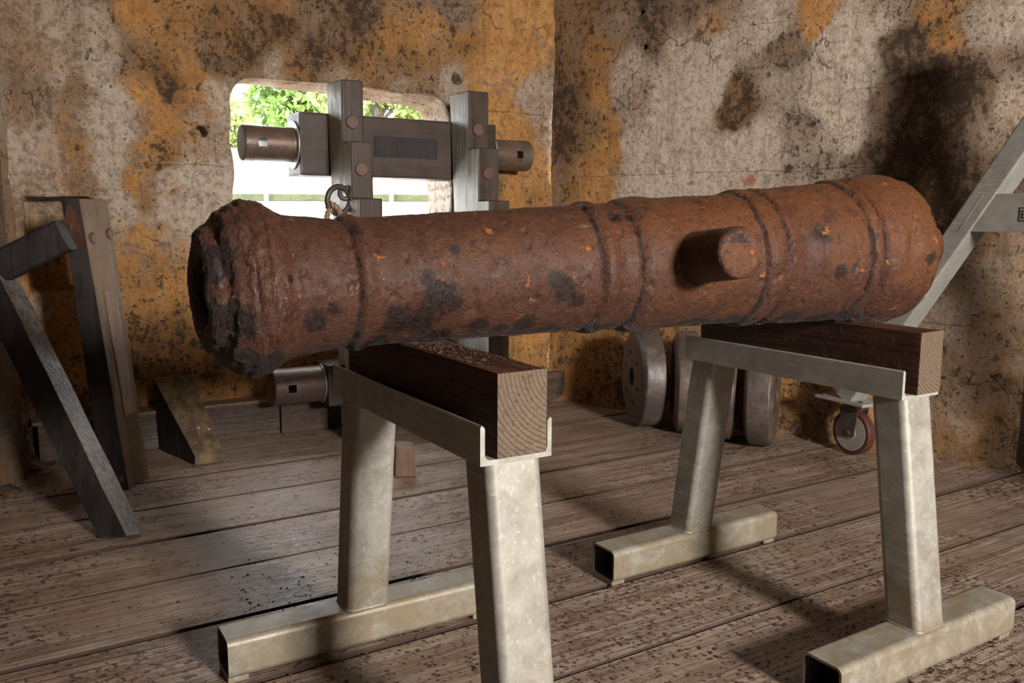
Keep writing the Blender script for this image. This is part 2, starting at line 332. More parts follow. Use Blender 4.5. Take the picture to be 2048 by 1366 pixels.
def rrect(w, h, r, n=5, cx=0.0, cy=0.0):
    pts = []
    for sx, sy, a0 in ((1, 1, 0), (-1, 1, 90), (-1, -1, 180), (1, -1, 270)):
        for i in range(n + 1):
            a = radians(a0 + 90 * i / n); pts.append((cx + sx * (w / 2 - r) + r * cos(a), cy + sy * (h / 2 - r) + r * sin(a)))
    return pts
def tube_square(p0, p1, ax, ay, w, h, r, wall):
    """hollow rounded square tube, open ends"""
    bm = bmesh.new(); p0, p1, ax, ay = map(Vector, (p0, p1, ax, ay))
    o = rrect(w, h, r); i = rrect(w - 2 * wall, h - 2 * wall, max(r - wall, 0.003)); n = len(o); R = []
    for P, pr in ((p0, o), (p1, o), (p1, i), (p0, i)): R.append([bm.verts.new(P + ax * a + ay * b) for a, b in pr])
    for k in range(4):
        A, B = R[k], R[(k + 1) % 4]
        for j in range(n):
            f = bm.faces.new((A[j], A[(j + 1) % n], B[(j + 1) % n], B[j])); f.material_index = 1 if k == 2 else 0
    return bm
def boolean(bm_a, bm_b, op='DIFFERENCE'):
    A = bpy.data.meshes.new('a'); bm_a.to_mesh(A); bm_a.free(); B = bpy.data.meshes.new('b'); bm_b.to_mesh(B); bm_b.free()
    oa = bpy.data.objects.new('a', A); ob = bpy.data.objects.new('b', B); COL.objects.link(oa); COL.objects.link(ob)
    md = oa.modifiers.new('x', 'BOOLEAN'); md.object = ob; md.operation = op; md.solver = 'EXACT'
    bpy.context.view_layer.update()
    me = bpy.data.meshes.new_from_object(oa.evaluated_get(bpy.context.evaluated_depsgraph_get()))
    bm = bmesh.new(); bm.from_mesh(me)
    for o_ in (oa, ob): bpy.data.objects.remove(o_)
    for m_ in (A, B, me): bpy.data.meshes.remove(m_)
    return bm
def dup(root, loc, rotz, label, group=None, name=None):
    r = root.copy(); COL.objects.link(r); r.location = loc; r.rotation_euler = (0, 0, rotz); r['label'] = label
    if group: r['group'] = group
    for ch in list(root.children):
        c = ch.copy(); COL.objects.link(c); c.parent = r
        for g in list(ch.children): d = g.copy(); COL.objects.link(d); d.parent = c
    return r

A31 = radians(31.0); TH = Vector((cos(A31), sin(A31), 0)); NH = Vector((-sin(A31), cos(A31), 0))
def wl(T, n, z=0.0): return TH * T + NH * n + Vector((0, 0, z))     # along / away from the window wall
# ---------------------------------------------------------------- walls
MASK_WINDOW_WALL=[(0.13,1.78,0.25,0.35,0.35),(0.12,1.57,0.3,0.4,0.35),(0.11,1.38,0.35,0.4,0.35),(0.11,1.22,0,0.15,0.55),(0.08,1.00,0.2,0.3,0.4),(0.20,1.71,0.35,0.35,0.3),(0.18,1.48,0.3,0.5,0.3),(0.27,1.76,0.15,0.15,0.6),(0.26,1.52,0.15,0.15,0.6),(0.24,1.28,0.2,0.15,0.6),(0.24,1.14,0.2,0.15,0.6),(0.36,1.73,0.3,0.35,0.45),(0.35,1.49,0.45,0.6,0.25),(0.34,1.31,0.6,0.5,0.2),(0.33,1.18,0.5,0.55,0.25),(0.46,1.82,0.15,0.35,0.65),(0.47,1.70,0.05,0.35,0.75),(0.49,1.54,0.05,0.2,0.85),(0.48,1.38,0.05,0.2,0.85),(0.48,1.23,0.05,0.25,0.8),(0.50,1.11,0.2,0.2,0.75),(0.49,1.86,0.3,0.7,0.3),(0.60,1.84,0.85,0.3,0.2),(0.65,1.74,0.8,0.5,0.2),(0.57,1.71,0.4,0.7,0.4),(0.63,1.66,0.7,0.75,0.2),(0.70,1.58,0.6,0.95,0.2),(0.74,1.54,0.7,0.8,0.2),(0.64,1.47,0.9,0.4,0.2),(0.63,1.30,0.95,0.6,0.1),(0.69,1.26,0.9,0.8,0.1),(0.76,1.81,0.8,0.6,0.2),(0.81,1.71,0.7,0.5,0.3),(0.83,1.63,0.8,0.3,0.3),(0.58,1.57,0.85,0.2,0.3),(0.80,1.52,0.85,0.3,0.3),(0.84,1.46,0.4,0.4,0.6),(0.91,1.53,0.15,0.2,0.8),(0.90,1.29,0.3,0.4,0.5),(0.80,1.35,0.4,0.4,0.6),(0.73,1.17,0.3,0.3,0.7),(0.83,1.13,0.1,0.15,0.9),(0.58,1.17,0.8,0.4,0.2),(0.62,1.09,0.5,0.6,0.3),(0.89,1.09,0.1,0.1,0.85),(0.97,1.84,0.6,0.7,0.2),(0.92,1.70,0.4,0.8,0.3),(1.07,1.76,0.55,0.85,0.2),(1.21,1.86,0.6,0.85,0.2),(1.35,1.77,0.55,0.85,0.2),(1.07,1.65,0.6,0.7,0.3),(1.30,1.67,0.6,0.6,0.3),(1.50,1.90,0.5,0.8,0.2),(1.41,1.98,0.3,0.6,0.4),(1.61,2.01,0.1,0.95,0.3),(1.65,1.82,0.85,0.75,0.1),(1.81,1.93,0.8,0.6,0.2),(1.81,1.76,0.7,0.75,0.2),(1.70,1.66,0.5,0.6,0.4),(2.09,2.07,0.2,0.7,0.5),(1.97,1.95,0.85,0.5,0.2),(2.03,1.83,0.7,0.6,0.2),(1.97,1.63,0.4,0.6,0.4),(2.08,1.54,0.4,0.6,0.4),(2.20,1.92,0.9,0.7,0.1),(2.38,2.04,0.85,0.25,0.3),(2.50,1.90,0.9,0.2,0.3),(2.41,1.74,0.6,0.15,0.5),(2.35,1.58,1,0.2,0.2),(2.57,1.70,0.3,0.4,0.6),(2.57,2.01,0.8,0.2,0.4),(2.62,1.52,0.3,0.5,0.6),(2.48,1.49,0.8,0.3,0.3),(2.54,1.30,0.85,0.4,0.2),(2.45,1.11,1,0.4,0.1),(2.61,1.12,0.8,0.6,0.2),(2.38,1.22,0.6,0.6,0.3),(1.22,2.00,0.5,0.5,0.3),(0.34,0.98,0.4,0.3,0.5),(0.49,0.98,0.4,0.3,0.6),(0.57,0.93,0.8,0.3,0.3),(0.54,1.08,0.2,0.3,0.7),(0.66,1.00,0.3,0.35,0.7),(0.72,1.04,0.1,0.2,0.85),(0.69,0.87,0.5,0.4,0.5),(0.60,0.78,0.7,0.6,0.3),(0.66,0.65,1,0.5,0),(0.57,0.61,0.9,0.7,0.05),(0.69,0.51,0.9,0.7,0),(0.54,0.43,0.7,0.8,0.1),(0.67,0.38,1,0.6,0),(0.14,0.75,0.9,0.5,0.1),(0.28,0.58,1,0.5,0),(0.28,0.36,1,0.5,0),(0.13,0.63,0.3,0.4,0.5),(0.08,0.34,0.9,0.7,0.1),(0.10,0.14,0.9,0.8,0),(0.15,0.03,0.8,0.9,0),(0.84,0.31,0.9,0.7,0),(1.02,0.35,1,0.4,0.1),(1.16,0.26,1,0.3,0.2),(0.92,0.21,0.9,0.5,0.1),(1.31,0.37,0.9,0.6,0.1),(2.39,0.29,0.9,0.4,0.2),(2.55,0.28,0.9,0.3,0.3),(2.68,0.21,0.8,0.6,0.1)]
MASK_WINDOW_WALL += [(2.09,.8,0,.2,.8),(2.09,.95,0,.2,.8),(2.09,1.1,0,.25,.8),(2.09,1.25,0,.3,.7),(2.09,1.4,.1,.4,.6),(2.09,1.55,.1,.4,.6),(2.07,1.66,.1,.4,.6),(1.8,1.67,.3,.4,.5),(1.5,1.67,.3,.4,.5),(1.2,1.67,.2,.3,.6),(.98,1.5,.1,.1,.9),(.98,1.2,.1,.1,.9)]
MASK_RIGHT_WALL=[(0.01,2.11,0.6,0.7,0.1),(0.01,1.87,0.5,0.8,0.1),(0.05,1.66,0.4,0.9,0.1),(0.02,1.39,0.5,0.85,0.1),(0.06,1.17,0.6,0.6,0.2),(0.14,2.01,0.5,0.6,0.3),(0.18,1.78,0.6,0.7,0.2),(0.30,1.84,0.8,0.6,0.2),(0.31,1.64,0.9,0.4,0.2),(0.41,1.37,0.9,0.4,0.2),(0.22,1.49,0.6,0.7,0.2),(0.28,1.25,0.9,0.4,0.2),(0.45,1.98,0.3,0.6,0.4),(0.49,1.75,0.2,0.4,0.7),(0.55,1.57,0.1,0.5,0.5),(0.57,2.03,0.1,0.9,0.3),(0.60,1.88,0.1,0.8,0.3),(0.53,1.37,0.1,0.3,0.8),(0.62,1.16,0.1,0.3,0.8),(0.72,1.60,0.05,0.2,0.9),(0.73,1.41,0.1,0.3,0.8),(0.77,1.84,0.05,0.3,0.7),(0.87,2.02,0.2,0.7,0.2),(0.92,1.92,0.5,0.4,0.4),(1.00,1.81,0,0.3,0.8),(0.93,1.64,0,0.15,0.95),(1.09,1.58,0.6,0.9,0.2),(0.97,1.35,0,0.2,0.9),(1.15,1.34,0,0.25,0.9),(1.06,1.18,0.1,0.2,0.9),(1.14,1.24,0.1,0.3,0.8),(1.22,1.88,0,0.35,0.8),(1.27,1.79,0,0.75,0.4),(1.34,1.82,0.05,0.75,0.4),(1.28,1.63,0,0.5,0.6),(1.47,1.93,0.9,0.3,0.4),(1.54,1.84,0.1,0.2,0.95),(1.59,1.75,0,0.1,1),(1.62,1.62,0.1,0.3,1),(1.60,1.49,0.1,0.3,0.95),(1.47,1.55,0.2,0.3,0.7),(1.48,1.39,0,0.6,0.7),(1.39,1.44,0,0.7,0.6),(1.44,1.28,0,0.7,0.6),(1.61,1.36,0.1,0.4,1),(1.62,1.28,0.1,0.8,0.4),(1.73,1.53,0.1,0.7,0.4),(1.71,1.82,0,0.4,0.8),(1.76,1.73,0,0.95,0.2),(1.85,1.80,0.1,0.98,0.1),(1.79,1.89,0,0.6,0.5),(1.92,1.87,0.9,0.7,0),(1.95,1.77,0.9,0.6,0),(1.94,1.65,0.5,0.95,0),(1.89,1.51,0.4,0.9,0.1),(1.97,1.41,0.6,0.9,0),(1.92,1.31,0.5,0.98,0),(2.01,1.20,0.5,1,0),(2.04,1.56,0.2,0.95,0.1),(2.07,1.46,0.3,0.9,0.1),(2.04,1.78,0.1,0.5,0.6),(2.13,1.77,0.1,0.4,0.7),(2.20,1.82,0.1,0.4,0.7),(2.14,1.65,0.1,0.6,0.4),(2.23,1.64,0,0.7,0.4),(2.21,1.47,0.3,0.4,0.7),(2.15,1.36,0.1,0.6,0.5),(2.10,1.24,0,0.75,0.3),(2.04,1.06,0.3,0.95,0),(2.22,1.53,0.1,0.5,0.5),(1.83,1.27,0.2,0.9,0.1),(1.76,1.31,0.1,0.8,0.2),(0.17,0.31,0.9,0.6,0.1),(0.34,0.25,0.9,0.7,0),(0.44,0.15,0.8,0.8,0),(0.14,0.11,0.8,0.5,0.1),(1.42,0.21,0.7,0.5,0.4),(1.55,0.13,0.6,0.8,0.1),(1.46,0.05,0.6,0.8,0.1),(1.64,0.08,0.7,0.4,0.4),(1.68,0.25,0.7,0.4,0.5),(2.00,0.46,0.4,0.6,0.3),(2.07,0.58,0.1,0.5,0.5),(2.09,0.34,0.3,0.6,0.4),(2.16,0.69,0.1,0.6,0.4),(2.19,0.48,0.3,0.5,0.4),(2.26,0.77,0.4,0.4,0.5),(2.27,0.59,0.4,0.6,0.3),(2.27,0.36,0.4,0.8,0.1),(2.14,0.15,0.4,0.4,0.6),(2.21,0.23,0.5,0.5,0.3),(2.06,0.08,0.5,0.6,0.2),(2.29,0.11,0.5,0.7,0.1),(2.33,0.49,0.3,0.4,0.4),(2.29,0.90,0.4,0.5,0.4)]

def fbm(x, y, z, o=5): return noise.fractal((x, y, z), 1.0, 2.0, o)
def rbf(mask, X, Z):
    m = np.array(mask); out = np.zeros((len(X), 3))
    d2 = (X[:, None] - m[None, :, 0]) ** 2 + (Z[:, None] - m[None, :, 1]) ** 2
    w = 1.0 / (d2 + 0.0012) ** 2
    w /= w.sum(1, keepdims=True)
    return w @ m[:, 2:5]
def superrect(x0, x1, z0, z1l, z1r, r, n=14, wob=0.0, seed=0):
    """rounded opening outline, counter-clockwise, whose head may slope"""
    pts = []
    for cx, cz, a0 in ((x1 - r, z1r - r, 0), (x0 + r, z1l - r, 90), (x0 + r, z0 + r, 180), (x1 - r, z0 + r, 270)):
        for i in range(n + 1):
            a = radians(a0 + 90 * i / n); pts.append((cx + r * cos(a), cz + r * sin(a)))
    out = []
    for i in range(len(pts)):                       # densify straight runs
        a, b = pts[i], pts[(i + 1) % len(pts)]; L = math.dist(a, b); k = max(1, int(L / 0.012))
        for j in range(k): out.append((a[0] + (b[0] - a[0]) * j / k, a[1] + (b[1] - a[1]) * j / k))
    if wob:
        out = [(x + wob * noise.noise((x * 7, z * 7, seed)), z + wob * noise.noise((x * 7 + 9, z * 7, seed))) for x, z in out]
    return out
def wall_mesh(name, x0, x1, H, y, cell, relief, holes, mask, loc, rotz, mat):
    nx, nz = int(round((x1 - x0) / cell)), int(round(H / cell))
    xs = np.linspace(x0, x1, nx + 1); zs = np.linspace(0, H, nz + 1); zs[0] = -0.14
    bm = bmesh.new(); V = [[None] * (nz + 1) for _ in range(nx + 1)]
    for i, x in enumerate(xs):
        for j, z in enumerate(zs): V[i][j] = bm.verts.new((x, y, z))
    hp = [(np.array(h['inner']), h) for h in holes]
    def inside(px, pz, P):
        c = False; n = len(P); xi, zi = P[:, 0], P[:, 1]; xj, zj = np.roll(xi, 1), np.roll(zi, 1)
        cr = ((zi > pz) != (zj > pz)) & (px < (xj - xi) * (pz - zi) / (zj - zi + 1e-12) + xi)
        return cr.sum() % 2 == 1
    bb = [(P.min(0) - cell, P.max(0) + cell) for P, _ in hp]
    rim = {k: set() for k in range(len(hp))}
    for i in range(nx):
        for j in range(nz):
            cx, cz = (xs[i] + xs[i + 1]) / 2, (zs[j] + zs[j + 1]) / 2; k_in = None
            for k, (P, h) in enumerate(hp):
                if bb[k][0][0] < cx < bb[k][1][0] and bb[k][0][1] < cz < bb[k][1][1] and inside(cx, cz, P): k_in = k
            q = (V[i][j], V[i + 1][j], V[i + 1][j + 1], V[i][j + 1])
            if k_in is None: bm.faces.new(q)
            else: rim[k_in].update(q)
    bmesh.ops.delete(bm, geom=[v for v in bm.verts if not v.link_faces], context='VERTS')
    # snap rim vertices to the outlines, then run the reveals outwards
    info = {}
    for k, (P, h) in enumerate(hp):
        for v in rim[k]:
            if not v.is_valid: continue
            d = ((P - np.array([v.co.x, v.co.z])) ** 2).sum(1); a = int(d.argmin()); v.co.x, v.co.z = P[a]; info[v] = (k, a)
    for v in bm.verts:
        r = relief(v.co.x, v.co.z); v.co.y = y + r
    for k, (P, h) in enumerate(hp):
        edges = [e for e in bm.edges if len(e.link_faces) == 1 and all(v in info and info[v][0] == k for v in e.verts)]
        O = np.array(h['outer']); prev = {}
        ring = {v for e in edges for v in e.verts}
        seg = h.get('seg', 6)
        levels = [{v: v for v in ring}]
        for s in range(1, seg + 1):
            f = s / seg; lv = {}
            for v in ring:
                a = info[v][1]; q = P[a] * (1 - f) + O[int(a * len(O) / len(P)) % len(O)] * f
                j = h.get('rough', 0.0) * noise.noise((q[0] * 9, q[1] * 9, f * 3))
                lv[v] = bm.verts.new((q[0] + j, v.co.y * (1 - f) + (y + h['depth']) * f, q[1] + j))
            levels.append(lv)
        for e in edges:
            a, b = e.verts
            for s in range(seg):
                try: bm.faces.new((levels[s][a], levels[s][b], levels[s + 1][b], levels[s + 1][a]))
                except ValueError: pass
        if h.get('cap'):
            c = bm.verts.new((P[:, 0].mean(), y + h['depth'] + 0.01, P[:, 1].mean()))
            for e in edges:
                a, b = e.verts
                try: bm.faces.new((levels[-1][a], levels[-1][b], c))
                except ValueError: pass
    bmesh.ops.recalc_face_normals(bm, faces=bm.faces[:])
    me = bpy.data.meshes.new(name); bm.to_mesh(me); bm.free()
    co = np.zeros(len(me.vertices) * 3); me.vertices.foreach_get('co', co); co = co.reshape(-1, 3)
    wx = np.array([0.075 * fbm(a * 3.1 + 5, b * 3.1, y + 1.0, 4) for a, _, b in co]); wz = np.array([0.095 * fbm(a * 3.1 + 50, b * 3.1, y + 2.0, 4) for a, _, b in co])
    R = rbf(mask, co[:, 0] + wx, co[:, 2] + wz)
    for i, nm in enumerate(('ochre', 'mould', 'pale')):
        a = me.attributes.new(nm, 'FLOAT', 'POINT'); a.data.foreach_set('value', R[:, i].astype(np.float32))
    o = link(name, me, mat, smooth=True); o.location = loc; o.rotation_euler = (0, 0, rotz); o['kind'] = 'structure'
    return o
H = 2.9
def relief_window(x, z):
    r = 0.016 * fbm(x * 2.2, z * 2.2, 1.5) + 0.006 * fbm(x * 11, z * 11, 4.0, 4)
    # a thicker skin of old render left of a ragged edge, and two vertical runs in it
    e = 0.47 + 0.035 * sin(z * 5.0) + 0.05 * noise.noise((z * 4.0, 2.0, 0)) + (0.10 * (z - 1.75) if z > 1.75 else 0)
    k = 1.0 / (1.0 + math.exp(min(60, max(-60, (x - e) / 0.009)))); up = min(1.0, max(0.0, (z - 0.9) / 0.25))
    r -= 0.022 * k * up
    r -= 0.012 * math.exp(-((x - 0.20 - 0.012 * sin(z * 6)) / 0.035) ** 2) * up
    for hx, hz in ((0.852, 1.392), (2.12, 1.723)):
        r -= 0.008 * math.exp(-(((x - hx) ** 2 + (z - hz) ** 2) / 0.0045))
    # soft rounding toward the gun port
    d = max(0.0, 0.10 - math.hypot(max(0, 0.975 - x, x - 2.09), max(0, z - 1.66))) if 0.7 < z else 0
    r += 0.22 * d * d * 4.0 if (x < 0.975 or x > 2.09 or z > 1.66) else 0
    return r
port_in = superrect(0.975, 2.085, 0.74, 1.645, 1.635, 0.125, wob=0.012, seed=3)
port_out = superrect(0.972, 2.07, 0.78, 1.650, 1.605, 0.12, wob=0.006, seed=5)
def disc(x, z, r, wob=0.012, n=48):
    return [(x + (r + wob * noise.noise((cos(a) * 2, sin(a) * 2, x * 9))) * cos(a), z + (r + wob * noise.noise((cos(a) * 2, sin(a) * 2, x * 9))) * sin(a)) for a in [2 * pi * i / n for i in range(n)]]
holes = [dict(inner=port_in, outer=port_out, depth=0.25, rough=0.006, seg=8),
         dict(inner=superrect(0.133, 0.40, 0.70, 1.098, 1.095, 0.012, n=3, wob=0.006), outer=superrect(0.14, 0.39, 0.72, 1.085, 1.085, 0.03, n=3), depth=0.15, cap=True, rough=0.008),
         dict(inner=disc(0.852, 1.392, 0.030), outer=disc(0.856, 1.388, 0.019), depth=0.09, cap=True, rough=0.006),
         dict(inner=disc(2.12, 1.723, 0.032), outer=disc(2.122, 1.72, 0.020), depth=0.09, cap=True, rough=0.006)]
wall_mesh('wall_window', 0.09, 2.74, H, 4.1, 0.0195, relief_window, holes, MASK_WINDOW_WALL, (0, 0, 0), A31, M['plaster'])
def relief_right(x, z):
    r = 0.014 * fbm(x * 1.7 + 20, z * 1.7, 7.5) + 0.005 * fbm(x * 10, z * 10, 9.0, 4)
    r += 0.010 * math.exp(-(((x - 1.09) ** 2 + (z - 1.57) ** 2) / 0.004))
    # ragged skirt at the floor
    r -= 0.03 * math.exp(-z / 0.05) * (0.5 + noise.noise((x * 8, 3, z * 6)))
    return r
AR = math.atan2(-0.61271, 0.79031)
wall_mesh('wall_right', 0.0, 2.37, H, 0.0, 0.022, relief_right,
          [dict(inner=disc(0.551, 2.048, 0.016, 0.006), outer=disc(0.551, 2.048, 0.01, 0.004), depth=0.06, cap=True),
           dict(inner=disc(0.570, 1.875, 0.018, 0.006), outer=disc(0.57, 1.875, 0.01, 0.004), depth=0.06, cap=True)], MASK_RIGHT_WALL, (0.217, 4.915, 0), AR, M['plaster'])
def plain_wall(name, a, b, openings=(), mat='plaster_plain'):
    """upright wall from a to b, rectangular openings (s0, s1, z0, z1)"""
    a, b = Vector((*a, 0)), Vector((*b, 0)); L = (b - a).length; ang = math.atan2(b.y - a.y, b.x - a.x)
    xs = sorted({0.0, L, *[o[0] for o in openings], *[o[1] for o in openings]}); zs = sorted({-0.14, H, *[o[2] for o in openings], *[o[3] for o in openings]})
    bm = bmesh.new()
    for i in range(len(xs) - 1):
        for j in range(len(zs) - 1):
            cx, cz = (xs[i] + xs[i + 1]) / 2, (zs[j] + zs[j + 1]) / 2
            if any(o[0] < cx < o[1] and o[2] < cz < o[3] for o in openings): continue
            b2 = box(xs[i], xs[i + 1], 0, 0.25, zs[j], zs[j + 1]); me = bpy.data.meshes.new('t'); b2.to_mesh(me); b2.free(); bm.from_mesh(me); bpy.data.meshes.remove(me)
    bmesh.ops.remove_doubles(bm, verts=bm.verts[:], dist=1e-4)
    o = frombm(name, bm, M[mat]); o.location = a; o.rotation_euler = (0, 0, ang); o['kind'] = 'structure'; return o
# left wall: a short splay by the corner, then the long side
def relief_left(x, z): return 0.014 * fbm(x * 2 + 3, z * 2, 17.5) + 0.006 * fbm(x * 10, z * 10, 19.0, 4) - 0.04 * math.exp(-z / 0.06) * (0.6 + noise.noise((x * 8, 3, z * 6)))
ML = [(0.1, 0.1, .9, .9, 0), (0.5, 0.1, .9, .9, 0), (0.1, 0.5, .9, .6, .1), (0.5, 0.5, .9, .6, .1), (0.3, 0.9, .4, .5, .4), (0.3, 1.5, .2, .4, .6), (0.3, 2.3, .3, .5, .4)]
wl_a, wl_b = Vector((-1.89, 3.03, 0)), Vector((-2.03, 3.585, 0))
wall_mesh('wall_left', 0.0, (wl_b - wl_a).length, H, 0.0, 0.03, relief_left, [], ML, wl_a, math.atan2(wl_b.y - wl_a.y, wl_b.x - wl_a.x), M['plaster'])
plain_wall('wall_left_side', (-1.95, -2.0), (-1.883, 3.25))
plain_wall('wall_back', (3.55, -2.0), (-1.95, -2.0), [(0.15, 1.05, 1.6, 2.5)])
plain_wall('wall_right_side', (2.075, 3.475), (3.53, -2.0))
cb = box(-2.4, 3.9, -2.4, 5.3, H, H + 0.2); c_ = frombm('ceiling', cb, M['plaster_plain']); c_['kind'] = 'structure'

# ---------------------------------------------------------------- floor
fl = frombm('floor', box(-2.4, 3.9, -2.4, 5.3, -0.12, -0.06), M['gap']); fl['kind'] = 'structure'
AF = radians(31.9)
W0 = 0.335; off0 = 2.486
nF = Vector((-sin(AF), cos(AF), 0))
room_cuts = [(wl(0, 4.07), NH), ((0.217, 4.915, 0), (0.6127, 0.7903, 0)), ((2.075, 3.475, 0), (0.966, 0.257, 0)), ((0, -2.02, 0), (0, -1, 0)), ((-1.96, -2.0, 0), (-1.0, 0.012, 0)), ((-1.89, 3.03, 0), (-0.9697, -0.2446, 0))]
for i in range(-13, 6):
    rnd = random.Random(i + 50); w = W0 - rnd.choice((0.011, 0.014, 0.016, 0.019)); sd = i * 3.7
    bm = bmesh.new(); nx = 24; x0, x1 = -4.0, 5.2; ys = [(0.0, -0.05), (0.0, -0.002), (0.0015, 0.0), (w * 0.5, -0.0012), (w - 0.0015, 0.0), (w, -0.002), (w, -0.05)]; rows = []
    for k in range(nx + 1):
        x = x0 + (x1 - x0) * k / nx; e = 0.0024 * noise.noise((x * 1.3, sd, 0)); e2 = 0.0024 * noise.noise((x * 1.3, sd, 9))
        rows.append([bm.verts.new((x, yy + (e if a < 3 else e2 if a > 3 else 0), zz)) for a, (yy, zz) in enumerate(ys)])
    for k in range(nx):
        for a in range(len(ys)): bm.faces.new((rows[k][a], rows[k + 1][a], rows[k + 1][(a + 1) % len(ys)], rows[k][(a + 1) % len(ys)]))
    mw = Matrix.Translation(nF * (off0 + i * W0 + 0.006 + rnd.uniform(-0.003, 0.003)) + Vector((0, 0, rnd.uniform(-0.004, 0)))) @ Matrix.Rotation(AF, 4, 'Z'); mi = mw.inverted()
    for p, n_ in room_cuts:
        bmesh.ops.bisect_plane(bm, geom=bm.verts[:] + bm.edges[:] + bm.faces[:], plane_co=mi @ Vector(p), plane_no=(mi.to_3x3() @ Vector(n_)), clear_outer=True)
        es = [e for e in bm.edges if len(e.link_faces) == 1]
        if es: bmesh.ops.edgeloop_fill(bm, edges=es)
    if not bm.faces: bm.free(); continue
    bm.normal_update()
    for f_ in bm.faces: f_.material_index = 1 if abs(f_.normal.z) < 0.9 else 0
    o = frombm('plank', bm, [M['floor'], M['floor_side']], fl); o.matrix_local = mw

# ---------------------------------------------------------------- timber curb along the gun-port wall
tr = frombm('trim_1', box(0.12, 2.84, 4.03, 4.16, 0.0, 0.13), M['curb']); tr.rotation_euler = (0, 0, A31); tr['kind'] = 'structure'
xs = [0.12, 0.62, 1.13, 1.62, 2.20, 2.83]
for i in range(5):
    b = box(xs[i] + 0.003, xs[i + 1] - 0.003, 4.0 + (0.004 if i % 2 else 0), 4.035, 0.0, 0.158, 0.004)
    frombm('timber', b, M['curb'], tr)
bt = [0.10, 1.28, 2.10]
for i in range(2): frombm('board', box(bt[i] + 0.002, bt[i + 1] - 0.002, 3.992, 4.13, 0.158, 0.172, 0.003), M['curbtop'], tr)

# ---------------------------------------------------------------- outside the gun port
g = frombm('terrace', box(-22, 16, 5.75, 9.1, -0.35, -0.25), M['concrete']); g['kind'] = 'structure'
bm = bmesh.new(); rows = []
for i in range(41):
    x = -26 + i * 1.1
    rows.append([bm.verts.new((x, y, z + (0.35 * noise.noise((x * 0.2, y * 0.2, 0)) if y > 10 else 0))) for y, z in ((9.4, 0.9), (11, 1.15), (14, 1.55), (18, 2.1), (24, 2.9), (34, 3.6), (60, 4.2))])
for i in range(40):
    for j in range(6): bm.faces.new((rows[i][j], rows[i + 1][j], rows[i + 1][j + 1], rows[i][j + 1]))
g = frombm('field', bm, M['grass'], smooth=True); g['kind'] = 'structure'
pw = thing('parapet_wall', 'long low pale wall with a dark green coping, seen through the gun port', 'wall', (-2, 9.1, 0))
frombm('wall_body', box(-10, 8, -0.1, 0.25, -0.3, 1.185, 0.01), M['concrete'], pw)
for i in range(8): frombm('coping', box(-10 + i * 2.25 + 0.004, -7.75 + i * 2.25 - 0.004, -0.15, 0.3, 1.185, 1.255, 0.01), M['coping_green'], pw)
rl = thing('railing', 'white metal railing with thin posts outside the gun port', 'railing', (-2.48, 8.85, -0.25))
for i in range(-2, 4): frombm('post', join(cyl((i * 1.26, 0, 0), (i * 1.26, 0, 1.79), 0.020, 14), cyl((i * 1.26, 0, 1.78), (i * 1.26, 0, 1.83), 0.026, 14, 0.006)), M['white'], rl, smooth=False)
for z in (1.66, 1.0): frombm('rail', cyl((-2.52, 0, z), (3.78, 0, z), 0.012, 12), M['white'], rl)
def bush(name, label, x, y, z0, R, hgt, n, mat, seed):
    rnd = random.Random(seed); t = thing(name, label, 'tree', (x, y, z0), 0)
    blobs = [(rnd.uniform(-R, R) * 0.7, rnd.uniform(-R, R) * 0.6, hgt * rnd.uniform(0.35, 0.95), R * rnd.uniform(0.35, 0.6)) for _ in range(9)]
    bm = bmesh.new()
    for i in range(n):
        bx_, by, bz, br = blobs[i % 9]; d = Vector((rnd.gauss(0, 1), rnd.gauss(0, 1), rnd.gauss(0, 1))).normalized() * br * rnd.uniform(0.75, 1.05)
        c = Vector((bx_, by, bz)) + d; s = rnd.uniform(0.045, 0.09)
        u = Vector((rnd.gauss(0, 1), rnd.gauss(0, 1), rnd.gauss(0, 1))).normalized(); w = u.cross(Vector((rnd.gauss(0, 1), rnd.gauss(0, 1), rnd.gauss(0, 1)))).normalized()
        bm.faces.new([bm.verts.new(c + u * s * 1.5), bm.verts.new(c + w * s * 0.6), bm.verts.new(c - u * s * 1.5), bm.verts.new(c - w * s * 0.6)])
    me = bpy.data.meshes.new('foliage'); bm.to_mesh(me); bm.free(); link('foliage', me, mat, t, kind='stuff')
    bs = [cyl((0, 0, -0.6), (0.05, 0, hgt * 0.5), 0.13, 10, 0.08)] + [cyl((0.03, 0, hgt * 0.35), (b[0], b[1], b[2]), 0.05, 8, 0.02) for b in blobs[:6]]
    frombm('trunk', join(*bs), M['bark'], t)
for a in (('tree', 'pale leafy tree at the far left of the gun port', -7.2, 22.5, 2.3, 1.1, 1.8, 4200, M['leaf'], 1),
          ('tree', 'tall leafy tree seen between the two upright carriage cheeks', -2.9, 18.6, 2.0, 1.15, 2.6, 5500, M['leaf'], 2),
          ('tree', 'darker bushy tree seen just left of the left carriage cheek', -4.95, 20.5, 2.2, 1.35, 2.7, 6500, M['leaf2'], 3),
          ('tree', 'pale green tree showing at the right edge of the gun port', -0.9, 21.5, 2.4, 1.3, 2.4, 5000, M['leaf'], 4)): bush(*a)
